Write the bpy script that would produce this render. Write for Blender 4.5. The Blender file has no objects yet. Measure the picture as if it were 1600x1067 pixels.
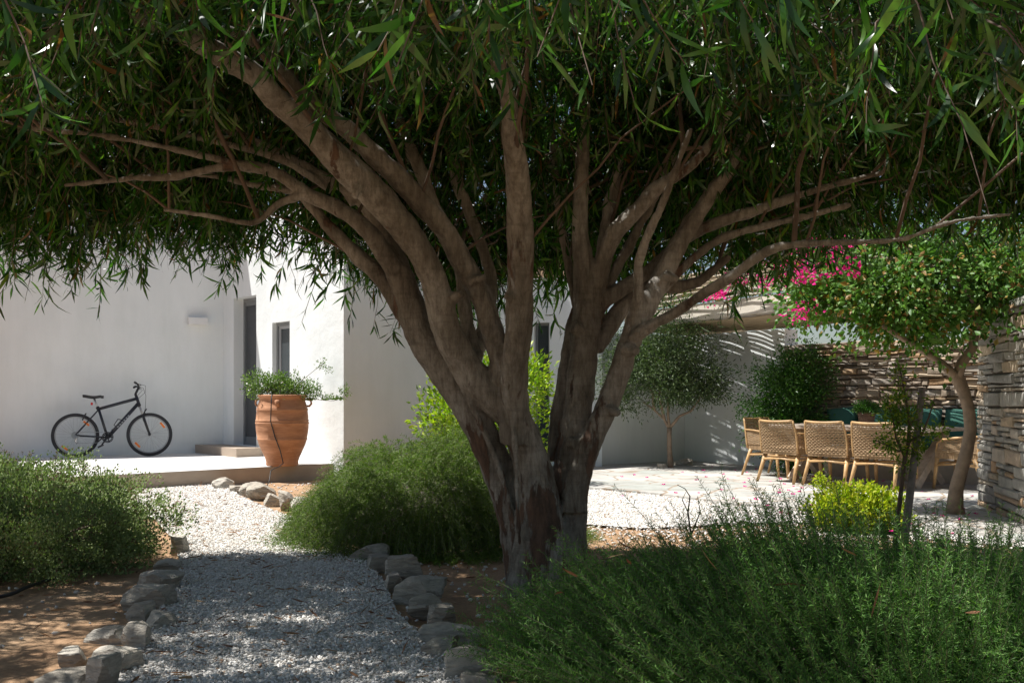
import bpy, math, random
import numpy as np
from mathutils import Vector, noise
R = math.radians
random.seed(7); rng = np.random.default_rng(7)
C = bpy.context.scene.collection
SC = bpy.context.scene
# ------------------------------------------------------------ camera, sky, sun, exposure
F = 1555.6; CH = 1.15; HY = 617.0
cam = bpy.data.objects.new('camera', bpy.data.cameras.new('camera')); C.objects.link(cam)
cam.location = (0, 0, CH); cam.rotation_euler = (R(90), 0, 0)
cam.data.lens = 35; cam.data.sensor_width = 36; cam.data.shift_y = 83.5/1600
cam.data.clip_start = 0.05; cam.data.clip_end = 2000
SC.camera = cam
SUN_EL, SUN_AZ = R(64), R(-84)          # azimuth measured from +Y towards +X
w = bpy.data.worlds.new('World'); SC.world = w; w.use_nodes = True
nt = w.node_tree; bg = nt.nodes['Background']
sky = nt.nodes.new('ShaderNodeTexSky'); sky.sky_type = 'NISHITA'; sky.sun_disc = False
sky.sun_elevation = SUN_EL; sky.sun_rotation = SUN_AZ
hs = nt.nodes.new('ShaderNodeHueSaturation'); hs.inputs['Saturation'].default_value = .9
nt.links.new(sky.outputs[0], hs.inputs['Color']); nt.links.new(hs.outputs[0], bg.inputs[0]); bg.inputs[1].default_value = 0.058
sl = bpy.data.lights.new('sun', 'SUN'); sl.energy = 5.0; sl.angle = R(0.5); sl.color = (1, .972, .925)
sun = bpy.data.objects.new('sun', sl); C.objects.link(sun)
sd = Vector((math.sin(SUN_AZ)*math.cos(SUN_EL), math.cos(SUN_AZ)*math.cos(SUN_EL), math.sin(SUN_EL)))
sun.rotation_euler = sd.to_track_quat('Z', 'Y').to_euler(); sun.location = (-10, 0, 20)
SC.view_settings.view_transform = 'Standard'; SC.view_settings.look = 'None'
SC.view_settings.exposure = 0.70; SC.view_settings.gamma = 1
SC.render.resolution_x = 1024; SC.render.resolution_y = 682

# ------------------------------------------------------------ helpers
def P(x, y, Y): return ((x-800)/F*Y, Y, CH+(HY-y)/F*Y)
def G(x, y, z=0.0):
    Y = F*(CH-z)/(y-HY); return ((x-800)/F*Y, Y, z)
def tag(o, label=None, cat=None, group=None, kind=None):
    if label: o['label'] = label
    if cat: o['category'] = cat
    if group: o['group'] = group
    if kind: o['kind'] = kind
    return o
def empty(name, loc=(0, 0, 0), rot=(0, 0, 0), **k):
    o = bpy.data.objects.new(name, None); C.objects.link(o); o.location = loc; o.rotation_euler = rot
    o.empty_display_size = .1
    return tag(o, **k)
class MB:
    def __init__(s): s.v = []; s.f = []
    def add(s, v, f):
        n = len(s.v); s.v += [tuple(map(float, p)) for p in v]; s.f += [tuple(i+n for i in q) for q in f]; return s
    def box(s, c, d, rz=0, taper=1, ry=0, rx=0):
        x, y, z = d[0]/2, d[1]/2, d[2]/2
        v = [(-x, -y, -z), (x, -y, -z), (x, y, -z), (-x, y, -z), (-x*taper, -y*taper, z), (x*taper, -y*taper, z), (x*taper, y*taper, z), (-x*taper, y*taper, z)]
        from mathutils import Euler
        m = Euler((rx, ry, rz)).to_matrix(); c = Vector(c)
        return s.add([m @ Vector(p)+c for p in v], [(0, 3, 2, 1), (4, 5, 6, 7), (0, 1, 5, 4), (1, 2, 6, 5), (2, 3, 7, 6), (3, 0, 4, 7)])
    def prism(s, poly, z0, z1):
        n = len(poly)
        a = sum(poly[i][0]*poly[(i+1) % n][1]-poly[(i+1) % n][0]*poly[i][1] for i in range(n))
        if a < 0: poly = poly[::-1]
        v = [(p[0], p[1], z0) for p in poly]+[(p[0], p[1], z1) for p in poly]
        return s.add(v, [tuple(range(n))[::-1], tuple(range(n, 2*n))]+[(i, (i+1) % n, n+(i+1) % n, n+i) for i in range(n)])
    def tube(s, pts, rad, n=8, cap=True, jit=0, flat=1):
        pts = [Vector(p) for p in pts]
        if not hasattr(rad, '__len__'): rad = [rad]*len(pts)
        m = len(pts); vs = []; up = None
        for i, p in enumerate(pts):
            t = (pts[min(i+1, m-1)]-pts[max(i-1, 0)])
            t = t.normalized() if t.length > 1e-9 else Vector((0, 0, 1))
            if up is None: up = t.orthogonal().normalized()
            up = (up-t*up.dot(t))
            up = up.normalized() if up.length > 1e-6 else t.orthogonal().normalized()
            b = t.cross(up)
            for k in range(n):
                a = 2*math.pi*k/n
                d = up*math.cos(a)+b*math.sin(a)*flat
                r = rad[i]
                if jit: r *= 1+jit*(noise.noise(Vector((math.cos(a)*1.6, math.sin(a)*1.6, i*.11)) + p*.35))
                vs.append(p+d*r)
        f = [(i*n+k, i*n+(k+1) % n, (i+1)*n+(k+1) % n, (i+1)*n+k) for i in range(m-1) for k in range(n)]
        if cap: f += [tuple(range(n))[::-1], tuple(range((m-1)*n, m*n))]
        return s.add(vs, f)
    def lathe(s, prof, n=32, c=(0, 0, 0), closed=False):
        vs = [(c[0]+r*math.cos(2*math.pi*k/n), c[1]+r*math.sin(2*math.pi*k/n), c[2]+z) for r, z in prof for k in range(n)]
        m = len(prof)
        f = [(i*n+k, i*n+(k+1) % n, (i+1)*n+(k+1) % n, (i+1)*n+k) for i in range(m-1) for k in range(n)]
        f += [tuple(range(n))[::-1], tuple(range((m-1)*n, m*n))]
        return s.add(vs, f)
    def torus(s, c, R0, r, n=40, k=8, axis='y', fl=1):
        vs = []
        for i in range(n):
            a = 2*math.pi*i/n
            for j in range(k):
                b = 2*math.pi*j/k; rr = R0+r*math.cos(b)
                vs.append((c[0]+rr*math.cos(a), c[1]+fl*r*math.sin(b), c[2]+rr*math.sin(a)))
        f = [(i*k+j, i*k+(j+1) % k, ((i+1) % n)*k+(j+1) % k, ((i+1) % n)*k+j) for i in range(n) for j in range(k)]
        return s.add(vs, f)
    def build(s, name, mat, parent=None, smooth=False, **k):
        me = bpy.data.meshes.new(name); me.from_pydata(s.v, [], s.f); me.update()
        if mat: me.materials.append(mat)
        if smooth: me.shade_smooth()
        o = bpy.data.objects.new(name, me); C.objects.link(o)
        if parent: o.parent = parent
        return tag(o, **k)
def fast_mesh(name, V, lt, li, mat, parent=None, smooth=False, **k):
    me = bpy.data.meshes.new(name); V = np.asarray(V, dtype=np.float32).reshape(-1, 3)
    me.vertices.add(len(V)); me.vertices.foreach_set('co', V.ravel())
    me.loops.add(len(li)); me.loops.foreach_set('vertex_index', np.asarray(li, dtype=np.int32))
    ls = np.concatenate([[0], np.cumsum(lt)[:-1]]).astype(np.int32)
    me.polygons.add(len(lt)); me.polygons.foreach_set('loop_start', ls)
    try: me.polygons.foreach_set('loop_total', np.asarray(lt, dtype=np.int32))
    except Exception: pass
    if smooth: me.polygons.foreach_set('use_smooth', np.ones(len(lt), dtype=bool))
    me.update(calc_edges=True); me.validate()
    if mat: me.materials.append(mat)
    o = bpy.data.objects.new(name, me); C.objects.link(o)
    if parent: o.parent = parent
    return tag(o, **k)
def unit(a): return a/np.maximum(np.linalg.norm(a, axis=1, keepdims=True), 1e-9)
def rand_dir(n):
    return unit(rng.normal(size=(n, 3)))
def long_leaves(B, D, L, W, bend=.35):
    """narrow curved leaves: 6 verts, tri+quad+tri"""
    n = len(B); D = unit(D); S = unit(np.cross(D, rand_dir(n))); N = np.cross(S, D)
    L = L[:, None]; W = W[:, None]; bn = (bend*rng.uniform(-1, 1, n))[:, None]*L; bs = (bend*.7*rng.uniform(-1, 1, n))[:, None]*L
    def at(t): return B+D*L*t+(N*bn+S*bs)*(t*t)
    tw = rng.uniform(-.9, .9, n)[:, None]
    c1, c2, c3 = at(.2), at(.5), at(.8)
    S2 = unit(S+N*tw*.5); S3 = unit(S+N*tw)
    V = np.stack([B, c1-S*W*.36, c1+S*W*.36, c2-S2*W*.5, c2+S2*W*.5, c3-S3*W*.27, c3+S3*W*.27, at(1.0)], 1).reshape(-1, 3)
    li = (np.arange(n)[:, None]*8+np.array([0, 1, 2, 1, 3, 4, 2, 3, 5, 6, 4, 5, 7, 6])).ravel()
    return V, np.tile([3, 4, 4, 3], n), li
def diamond_leaves(B, D, L, W, fold=.25):
    n = len(B); D = unit(D); S = unit(np.cross(D, rand_dir(n))); N = np.cross(S, D)
    L = L[:, None]; W = W[:, None]
    m = B+D*L*.48
    V = np.stack([B, m-S*W/2+N*W*fold, B+D*L-N*L*.12, m+S*W/2+N*W*fold], 1).reshape(-1, 3)
    li = (np.arange(n)[:, None]*4+np.array([0, 1, 2, 0, 2, 3])).ravel()
    return V, np.tile([3, 3], n), li
def thin_tubes(PTS, RAD):
    """PTS (n,m,3), RAD (n,m): 3 sided tubes"""
    n, m, _ = PTS.shape
    T = np.zeros_like(PTS); T[:, 1:-1] = PTS[:, 2:]-PTS[:, :-2]; T[:, 0] = PTS[:, 1]-PTS[:, 0]; T[:, -1] = PTS[:, -1]-PTS[:, -2]
    T = T/np.maximum(np.linalg.norm(T, axis=2, keepdims=True), 1e-9)
    ref = np.array([.31, .87, .38]); A = np.cross(T, ref); A /= np.maximum(np.linalg.norm(A, axis=2, keepdims=True), 1e-9); Bn = np.cross(T, A)
    V = np.stack([PTS+RAD[..., None]*(A*math.cos(a)+Bn*math.sin(a)) for a in (0, 2.094, 4.189)], 2).reshape(-1, 3)
    q = []
    for i in range(m-1):
        for k in range(3):
            q.append([i*3+k, i*3+(k+1) % 3, (i+1)*3+(k+1) % 3, (i+1)*3+k])
    li = (np.arange(n)[:, None]*(m*3)+np.array(q).ravel()).ravel()
    return V, np.full(n*len(q), 4), li
def merge(*parts):
    Vs, ls, lis, o = [], [], [], 0
    for V, lt, li in parts:
        Vs.append(V); ls.append(lt); lis.append(np.asarray(li)+o); o += len(V)
    return np.concatenate(Vs), np.concatenate(ls), np.concatenate(lis)

# ------------------------------------------------------------ materials
def newmat(name):
    m = bpy.data.materials.new(name); m.use_nodes = True
    t = m.node_tree; b = t.nodes['Principled BSDF']; return m, t, b
def ramp(t, fac, stops, interp='LINEAR'):
    r = t.nodes.new('ShaderNodeValToRGB'); r.color_ramp.interpolation = interp
    e = r.color_ramp.elements
    while len(e) < len(stops): e.new(.5)
    for i, (p, c) in enumerate(stops): e[i].position = p; e[i].color = (*c, 1)
    t.links.new(fac, r.inputs[0]); return r.outputs[0]
def nz(t, scale, detail=4, rough=.55, sc=None, coord='Object'):
    tc = t.nodes.new('ShaderNodeTexCoord'); o = tc.outputs[coord]
    if sc:
        mp = t.nodes.new('ShaderNodeMapping'); mp.inputs['Scale'].default_value = sc; t.links.new(o, mp.inputs[0]); o = mp.outputs[0]
    n = t.nodes.new('ShaderNodeTexNoise'); n.inputs['Scale'].default_value = scale; n.inputs['Detail'].default_value = detail; n.inputs['Roughness'].default_value = rough
    t.links.new(o, n.inputs['Vector']); return n.outputs[0]
def bump(t, b, h, strength=.3, dist=.01, prev=None):
    n = t.nodes.new('ShaderNodeBump'); n.inputs['Strength'].default_value = strength; n.inputs['Distance'].default_value = dist
    t.links.new(h, n.inputs['Height'])
    if prev: t.links.new(prev, n.inputs['Normal'])
    t.links.new(n.outputs[0], b.inputs['Normal']); return n.outputs[0]
def mix(t, a, b_, fac, mode='MIX'):
    m = t.nodes.new('ShaderNodeMix'); m.data_type = 'RGBA'; m.blend_type = mode
    for s, v in ((6, a), (7, b_), (0, fac)):
        if isinstance(v, (int, float)): m.inputs[s].default_value = v
        elif isinstance(v, tuple): m.inputs[s].default_value = (*v, 1)
        else: t.links.new(v, m.inputs[s])
    return m.outputs[2]
def simple(name, col, rough=.6, metal=0, var=.12, scale=8, bmp=.15, bd=.004, bs=60):
    m, t, b = newmat(name)
    c0 = tuple(x*(1-var) for x in col); c1 = tuple(min(1, x*(1+var)) for x in col)
    t.links.new(ramp(t, nz(t, scale), [(.3, c0), (.7, c1)]), b.inputs['Base Color'])
    b.inputs['Roughness'].default_value = rough; b.inputs['Metallic'].default_value = metal
    if bmp: bump(t, b, nz(t, bs), bmp, bd)
    return m
def leafmat(name, stops, trans=.3, rough=.45, spec=.4, tcol=None):
    m, t, b = newmat(name)
    g = t.nodes.new('ShaderNodeNewGeometry')
    col = ramp(t, g.outputs['Random Per Island'], stops)
    t.links.new(col, b.inputs['Base Color']); b.inputs['Roughness'].default_value = rough
    b.inputs['Specular IOR Level'].default_value = spec
    tr = t.nodes.new('ShaderNodeBsdfTranslucent')
    t.links.new(mix(t, col, tcol or (1.0, 1.35, .45), 1.0, 'MULTIPLY'), tr.inputs[0])
    ms = t.nodes.new('ShaderNodeMixShader'); ms.inputs[0].default_value = trans
    t.links.new(b.outputs[0], ms.inputs[1]); t.links.new(tr.outputs[0], ms.inputs[2])
    t.links.new(ms.outputs[0], t.nodes['Material Output'].inputs[0]); return m
def islandmat(name, stops, rough=.85, nscale=25, namt=.35, bmp=.5, bd=.008, bs=40, sc=None):
    m, t, b = newmat(name)
    g = t.nodes.new('ShaderNodeNewGeometry')
    col = ramp(t, g.outputs['Random Per Island'], stops)
    v = ramp(t, nz(t, nscale, 6, .65, sc), [(.3, (.45, .45, .45)), (.7, (1.2, 1.17, 1.12))])
    t.links.new(mix(t, col, v, namt, 'MULTIPLY'), b.inputs['Base Color']); b.inputs['Roughness'].default_value = rough
    if bmp: bump(t, b, nz(t, bs, 6, .65, sc), bmp, bd)
    return m
M = {}
m, t, b = newmat('plaster'); M['plaster'] = m
big = ramp(t, nz(t, .7, 5, .6), [(.3, (.735, .765, .765)), (.7, (.80, .825, .82))])
st = ramp(t, nz(t, 1.6, 6, .7, (1.5, 1.5, .28)), [(.38, (.925, .93, .92)), (.6, (1, 1, 1))])
t.links.new(mix(t, big, st, .8, 'MULTIPLY'), b.inputs['Base Color']); b.inputs['Roughness'].default_value = 1.0
p_ = bump(t, b, nz(t, 26, 6, .65), .45, .008); bump(t, b, nz(t, 1.7, 3, .5), .5, .05, p_)
M['concrete'] = simple('terrace_cement', (.60, .58, .555), .85, var=.06, scale=3, bmp=.2, bs=50)
M['riser'] = simple('cement', (.40, .32, .25), .85, var=.08, scale=4)
M['grey_frame'] = simple('grey_frame', (.17, .18, .185), .45, var=.04)
M['sash'] = simple('sash_grey', (.36, .37, .38), .4, var=.04, bmp=0)
M['screen'] = simple('insect_screen', (.065, .07, .075), .55, var=.1)
m, t, b = newmat('glass_dark'); M['glass'] = m
b.inputs['Base Color'].default_value = (.05, .06, .065, 1); b.inputs['Roughness'].default_value = .08
m, t, b = newmat('soil'); M['soil'] = m
c = ramp(t, nz(t, 2.2, 8, .65), [(.3, (.31, .18, .095)), (.55, (.42, .265, .15)), (.75, (.50, .36, .23))])
c2 = ramp(t, nz(t, 45, 5, .7), [(.35, (.6, .58, .55)), (.65, (1.15, 1.15, 1.15))])
t.links.new(mix(t, c, c2, .7, 'MULTIPLY'), b.inputs['Base Color']); b.inputs['Roughness'].default_value = .95
p_ = bump(t, b, nz(t, 9, 8, .7), .7, .03); bump(t, b, nz(t, 70, 6, .7), .6, .008, p_)
m, t, b = newmat('gravel_bed'); M['gravel_bed'] = m
tc = t.nodes.new('ShaderNodeTexCoord'); vo = t.nodes.new('ShaderNodeTexVoronoi'); vo.inputs['Scale'].default_value = 42
t.links.new(tc.outputs['Object'], vo.inputs['Vector'])
c = ramp(t, vo.outputs['Color'], [(.0, (.50, .47, .43)), (.5, (.70, .68, .65)), (1, (.82, .81, .79))])
t.links.new(c, b.inputs['Base Color']); b.inputs['Roughness'].default_value = 1.0
inv = t.nodes.new('ShaderNodeMath'); inv.operation = 'SUBTRACT'; inv.inputs[0].default_value = 1; t.links.new(vo.outputs['Distance'], inv.inputs[1])
bump(t, b, inv.outputs[0], .9, .012)
M['gravel'] = islandmat('gravel_stone', [(0, (.42, .38, .34)), (.1, (.62, .58, .53)), (.45, (.76, .735, .69)), (.92, (.87, .85, .81)), (.97, (.50, .36, .25)), (1, (.40, .25, .16))], .85, 60, .3, 0)
m, t, b = newmat('flagstone'); M['paving'] = m
tc = t.nodes.new('ShaderNodeTexCoord'); mp = t.nodes.new('ShaderNodeMapping'); mp.inputs['Scale'].default_value = (1, 1.25, 1); mp.inputs['Rotation'].default_value = (0, 0, .6)
nn = t.nodes.new('ShaderNodeTexNoise'); nn.inputs['Scale'].default_value = 2.0; t.links.new(tc.outputs['Object'], nn.inputs['Vector'])
mx = t.nodes.new('ShaderNodeVectorMath'); mx.operation = 'MULTIPLY_ADD'; mx.inputs[1].default_value = (.35, .35, 0)
t.links.new(nn.outputs['Color'], mx.inputs[0]); t.links.new(tc.outputs['Object'], mx.inputs[2]); t.links.new(mx.outputs[0], mp.inputs[0])
ve = t.nodes.new('ShaderNodeTexVoronoi'); ve.feature = 'DISTANCE_TO_EDGE'; ve.inputs['Scale'].default_value = 1.55; t.links.new(mp.outputs[0], ve.inputs['Vector'])
vc = t.nodes.new('ShaderNodeTexVoronoi'); vc.inputs['Scale'].default_value = 1.55; t.links.new(mp.outputs[0], vc.inputs['Vector'])
sepc = t.nodes.new('ShaderNodeSeparateColor'); t.links.new(vc.outputs['Color'], sepc.inputs[0])
sc_ = ramp(t, sepc.outputs[0], [(0, (.40, .385, .36)), (.45, (.52, .50, .47)), (.80, (.45, .44, .42)), (.87, (.36, .375, .35)), (1, (.42, .425, .40))])
dn = ramp(t, nz(t, 3.2, 7, .65), [(.35, (.78, .76, .72)), (.65, (1.06, 1.06, 1.05))])
sc_ = mix(t, sc_, dn, .9, 'MULTIPLY')
jf = ramp(t, ve.outputs['Distance'], [(.012, (0, 0, 0)), (.03, (1, 1, 1))])
t.links.new(mix(t, (.30, .235, .175), sc_, jf), b.inputs['Base Color']); b.inputs['Roughness'].default_value = .8
p_ = bump(t, b, jf, .6, .008); bump(t, b, nz(t, 30, 5, .6), .25, .004, p_)
M['petal'] = leafmat('pink_bract', [(0, (.70, .01, .22)), (.6, (.88, .03, .36)), (1, (.88, .08, .24))], .35, .6, .2, (1.1, .7, 1))
M['slate_wall'] = islandmat('slate_courses', [(0, (.20, .155, .12)), (.2, (.34, .27, .20)), (.4, (.44, .39, .33)), (.55, (.30, .27, .24)), (.75, (.52, .40, .27)), (.9, (.46, .29, .16)), (1, (.58, .52, .43))], .85, 12, .6, .7, .01, 30, (1, 1, 3))
M['rubble_wall'] = islandmat('rubble_stone', [(0, (.20, .19, .17)), (.2, (.32, .31, .28)), (.45, (.40, .38, .34)), (.6, (.29, .29, .28)), (.8, (.42, .35, .26)), (.92, (.42, .27, .15)), (1, (.48, .45, .40))], .85, 14, .6, .7, .012, 28)
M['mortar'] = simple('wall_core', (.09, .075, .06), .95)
M['kerb'] = islandmat('kerb_slate', [(0, (.38, .335, .275)), (1, (.64, .60, .53))], .85, 9, .95, 1.0, .03, 13, (1, 1, 3.5))
M['terracotta'] = None
m, t, b = newmat('terracotta'); M['terracotta'] = m
c = ramp(t, nz(t, 4, 6, .6, (1, 1, 2.5)), [(.3, (.34, .155, .075)), (.6, (.47, .235, .125)), (.8, (.54, .31, .19))])
c2 = ramp(t, nz(t, 22, 4, .6, (.3, .3, 2.2)), [(.35, (.85, .82, .8)), (.65, (1.1, 1.1, 1.1))])
lime = ramp(t, nz(t, 2.3, 8, .75), [(.60, (0, 0, 0)), (.72, (1, 1, 1))])
cc = mix(t, c, c2, .8, 'MULTIPLY')
lf = t.nodes.new('ShaderNodeMath'); lf.operation = 'MULTIPLY'; lf.inputs[1].default_value = .35; t.links.new(lime, lf.inputs[0])
t.links.new(mix(t, cc, (.62, .52, .44), lf.outputs[0]), b.inputs['Base Color']); b.inputs['Roughness'].default_value = .85
bump(t, b, nz(t, 40, 4, .6, (.2, .2, 2)), .4, .004)
M['teak'] = simple('teak', (.50, .31, .14), .5, var=.2, scale=14, bmp=.15)
M['rope'] = islandmat('rope_weave', [(0, (.34, .225, .125)), (1, (.48, .33, .19))], .8, 60, .4, .3, .003, 150)
M['grey_wood'] = simple('weathered_wood', (.50, .41, .32), .75, var=.2, scale=16)
M['cushion'] = simple('green_cushion', (.045, .145, .11), .9, var=.12, scale=5, bmp=.25, bs=120)
M['bench'] = simple('bench_plaster', (.48, .43, .37), .9)
M['cream'] = simple('cream_paint', (.62, .57, .49), .7, var=.07)
M['cane'] = islandmat('cane', [(0, (.30, .23, .15)), (1, (.50, .41, .29))], .8, 30, .4, 0)
M['wicker'] = islandmat('wicker', [(0, (.12, .075, .05)), (1, (.22, .14, .10))], .8, 50, .3, 0)
M['hose'] = simple('black_hose', (.02, .02, .02), .5)
M['white_metal'] = simple('white_metal', (.74, .74, .73), .5, var=.03, bmp=0)
M['dark_wood'] = simple('dark_slats', (.06, .055, .06), .6)
M['stake'] = simple('grey_stake', (.20, .175, .15), .85, var=.25, scale=20, bmp=.5, bs=30)
m, t, b = newmat('smooth_bark'); M['bark'] = m
base = ramp(t, nz(t, 3.0, 8, .62, (1, 1, .45)), [(.25, (.14, .118, .092)), (.45, (.24, .215, .175)), (.58, (.38, .355, .31)), (.72, (.50, .48, .44))])
fine = ramp(t, nz(t, 30, 9, .75, (1, 1, .22)), [(.38, (.42, .38, .34)), (.58, (1.15, 1.15, 1.15))])
wr = ramp(t, nz(t, 16, 8, .7, (.35, .35, 2.2)), [(.40, (.62, .60, .58)), (.5, (1, 1, 1))])
fine = mix(t, fine, wr, .6, 'MULTIPLY')
col = mix(t, base, fine, .75, 'MULTIPLY')
# peeled rusty patches low on the trunk
tc = t.nodes.new('ShaderNodeTexCoord'); sx = t.nodes.new('ShaderNodeSeparateXYZ'); t.links.new(tc.outputs['Object'], sx.inputs[0])
hm = t.nodes.new('ShaderNodeMapRange'); hm.inputs[1].default_value = 1.5; hm.inputs[2].default_value = .25; t.links.new(sx.outputs[2], hm.inputs[0])
pn = nz(t, 3.6, 7, .62, (1.6, 1.6, .4)); ad = t.nodes.new('ShaderNodeMath'); ad.operation = 'MULTIPLY_ADD'; ad.inputs[1].default_value = .17; xm = t.nodes.new('ShaderNodeMapRange'); xm.inputs[1].default_value = .02; xm.inputs[2].default_value = -.22; xm.inputs[3].default_value = .75; xm.inputs[4].default_value = 1.5; t.links.new(sx.outputs[0], xm.inputs[0])
mh = t.nodes.new('ShaderNodeMath'); mh.operation = 'MULTIPLY'; t.links.new(hm.outputs[0], mh.inputs[0]); t.links.new(xm.outputs[0], mh.inputs[1])
t.links.new(mh.outputs[0], ad.inputs[0]); t.links.new(pn, ad.inputs[2])
pf = ramp(t, ad.outputs[0], [(.615, (0, 0, 0)), (.645, (1, 1, 1))])
rust = ramp(t, nz(t, 18, 6, .7, (1, 1, .3)), [(.35, (.065, .042, .030)), (.65, (.21, .125, .082))])
t.links.new(mix(t, col, rust, pf), b.inputs['Base Color']); b.inputs['Roughness'].default_value = .85
b1 = bump(t, b, nz(t, 11, 10, .78, (1, 1, .2)), 1.0, .04); b2 = bump(t, b, pf, .7, .012, b1); bump(t, b, nz(t, 60, 5, .7, (1, 1, .5)), .5, .005, b2)
M['twig'] = simple('twig_bark', (.12, .085, .06), .85, var=.3, scale=6, bmp=.3)
M['pale_bark'] = simple('pale_bark', (.27, .20, .145), .85, var=.3, scale=12, bmp=.8, bd=.01, bs=28)
M['leaf'] = leafmat('willow_leaf', [(0, (.014, .040, .008)), (.35, (.026, .078, .014)), (.7, (.050, .135, .022)), (.88, (.095, .21, .034)), (.965, (.14, .25, .035)), (.972, (.13, .065, .025)), (1, (.20, .10, .035))], .42, .26, .7)
M['rosemary'] = leafmat('rosemary_needle', [(0, (0.070, 0.167, 0.039)), (.5, (0.140, 0.292, 0.069)), (.9, (0.218, 0.408, 0.101)), (1, (0.306, 0.453, 0.112))], .32, .5, .35)
M['rosemary_lit'] = leafmat('rosemary_lit_needle', [(0, (0.080, 0.138, 0.024)), (.6, (0.153, 0.224, 0.041)), (.95, (0.215, 0.285, 0.058)), (1, (0.233, 0.164, 0.054))], .35, .5, .35)  # lit variant of the rosemary needle, sunshine put into its colour
M['thyme'] = leafmat('oregano_leaf', [(0, (0.146, 0.195, 0.081)), (.5, (0.248, 0.311, 0.138)), (.9, (0.349, 0.405, 0.194)), (.96, (0.146, 0.087, 0.073)), (1, (0.189, 0.102, 0.089))], .2, .7, .2)
M['herb_stem'] = simple('herb_stem', (.17, .18, .10), .8, bmp=0)
M['seedhead'] = leafmat('dry_flower_head', [(0, (.12, .075, .055)), (.6, (.20, .13, .09)), (1, (.26, .20, .12))], .1, .8, .1)
M['olive'] = leafmat('olive_leaf', [(0, (0.043, 0.074, 0.024)), (.6, (0.081, 0.130, 0.043)), (1, (0.148, 0.198, 0.080))], .2, .45, .4)
M['ficus'] = leafmat('glossy_leaf', [(0, (0.026, 0.081, 0.010)), (.6, (0.058, 0.163, 0.022)), (1, (0.104, 0.237, 0.036))], .3, .35, .5)
M['boug'] = leafmat('bougainvillea_leaf', [(0, (0.049, 0.121, 0.022)), (.5, (0.105, 0.227, 0.041)), (.86, (0.185, 0.327, 0.065)), (.9, (0.333, 0.198, 0.054)), (1, (0.272, 0.156, 0.054))], .3, .5, .4)
M['lemon'] = leafmat('lemon_leaf', [(0, (.10, .20, .012)), (.5, (.25, .36, .018)), (1, (.46, .52, .035))], .42, .4, .4)
M['yellow'] = leafmat('yellow_green_leaf', [(0, (0.182, 0.264, 0.016)), (.5, (0.364, 0.432, 0.027)), (1, (0.588, 0.552, 0.041))], .35, .5, .3)
M['potleaf'] = leafmat('pot_leaf', [(0, (.06, .11, .02)), (.6, (.13, .21, .045)), (1, (.22, .30, .08))], .3, .5, .3)
M['sapleaf'] = leafmat('sapling_leaf', [(0, (.07, .13, .015)), (.6, (.14, .24, .03)), (.9, (.3, .38, .04)), (1, (.55, .45, .04))], .35, .5, .3)
M['litter'] = islandmat('dry_leaf', [(0, (.16, .07, .035)), (.6, (.30, .15, .07)), (1, (.42, .27, .14))], .8, 20, .2, 0)
M['white_flower'] = simple('white_flower', (.8, .8, .76), .6, bmp=0)

# ------------------------------------------------------------ ground, path, patio
def sheet(name, poly, z, mat, label_kind='structure'):
    return MB().add([(p[0], p[1], z) for p in poly], [tuple(range(len(poly)))]).build(name, mat, kind=label_kind)
def ccw(poly):
    a = sum(poly[i][0]*poly[(i+1) % len(poly)][1]-poly[(i+1) % len(poly)][0]*poly[i][1] for i in range(len(poly)))
    return poly if a > 0 else poly[::-1]
nx = 60
gx = np.concatenate([[-400, -80, -25], np.linspace(-9, 9, 121), [25, 80, 400]]); gy = np.concatenate([[-400, -60, -5], np.linspace(1, 16, 101), [30, 90, 500]])
gv = [(x, y, (.006*noise.noise(Vector((x*2.1, y*2.1, 0)))+.009*noise.noise(Vector((x*.6, y*.6, 3))) - .014) if -9.1 < x < 9.1 and .9 < y < 16.1 else -.014) for y in gy for x in gx]
gf = [(j*len(gx)+i, j*len(gx)+i+1, (j+1)*len(gx)+i+1, (j+1)*len(gx)+i) for j in range(len(gy)-1) for i in range(len(gx)-1)]
MB().add(gv, gf).build('ground', M['soil'], smooth=True, kind='structure')
pathpoly = ccw([(-2.6, 1.5), (-1.45, 2.6), (-1.42, 3.2), (-1.62, 3.95), (-1.80, 4.7), (-1.93, 5.6), (-2.2, 6.6), (-2.60, 7.7), (-3.3, 9.2), (-4.9, 11.0), (-5.3, 11.4), (-4.4, 12.1), (-3.7, 12.75), (-3.35, 11.9), (-2.9, 10.9), (-2.45, 10.0), (-2.0, 9.2), (-1.55, 8.2), (-1.3, 7.6), (-1.05, 7.0), (-.78, 6.1), (-.62, 5.3), (-.42, 4.7), (-.2, 4.1), (-.05, 3.5), (0.1, 2.6), (.1, 1.5)])
sheet('path', pathpoly, .006, M['gravel_bed'])
patioedge = [G(860, 760), G(920, 765), G(1010, 773), G(1150, 791), G(1262, 800), G(1417, 822), G(1572, 844), G(1720, 866)]
patiopoly = ccw([(p[0], p[1]) for p in patioedge]+[(5.3, 6.6), (7.5, 9.5), (8.5, 14), (6, 18), (3, 18.5), (1.1, 17), (-.5, 15.5)])
MB().prism(patiopoly, -.05, .035).build('patio', M['paving'], kind='structure')
gardenpoly = ccw([(p[0], p[1]-.015) for p in patioedge]+[(5.3, 6.35), (4.3, 7.15), (3.5, 7.75), (3.1, 8.5), (2.5, 9.0), (1.7, 8.75), (1.1, 8.55), (.5, 8.9), (.2, 10.5), (-.2, 12.2)])
sheet('gravel_bed', gardenpoly, .008, M['gravel_bed'])
def inpoly(pts, poly):
    x, y = pts[:, 0], pts[:, 1]; ins = np.zeros(len(pts), bool); n = len(poly)
    for i in range(n):
        x0, y0 = poly[i]; x1, y1 = poly[(i+1) % n]
        c_ = ((y0 > y) != (y1 > y)) & (x < (x1-x0)*(y-y0)/(y1-y0+1e-12)+x0); ins ^= c_
    return ins
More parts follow.
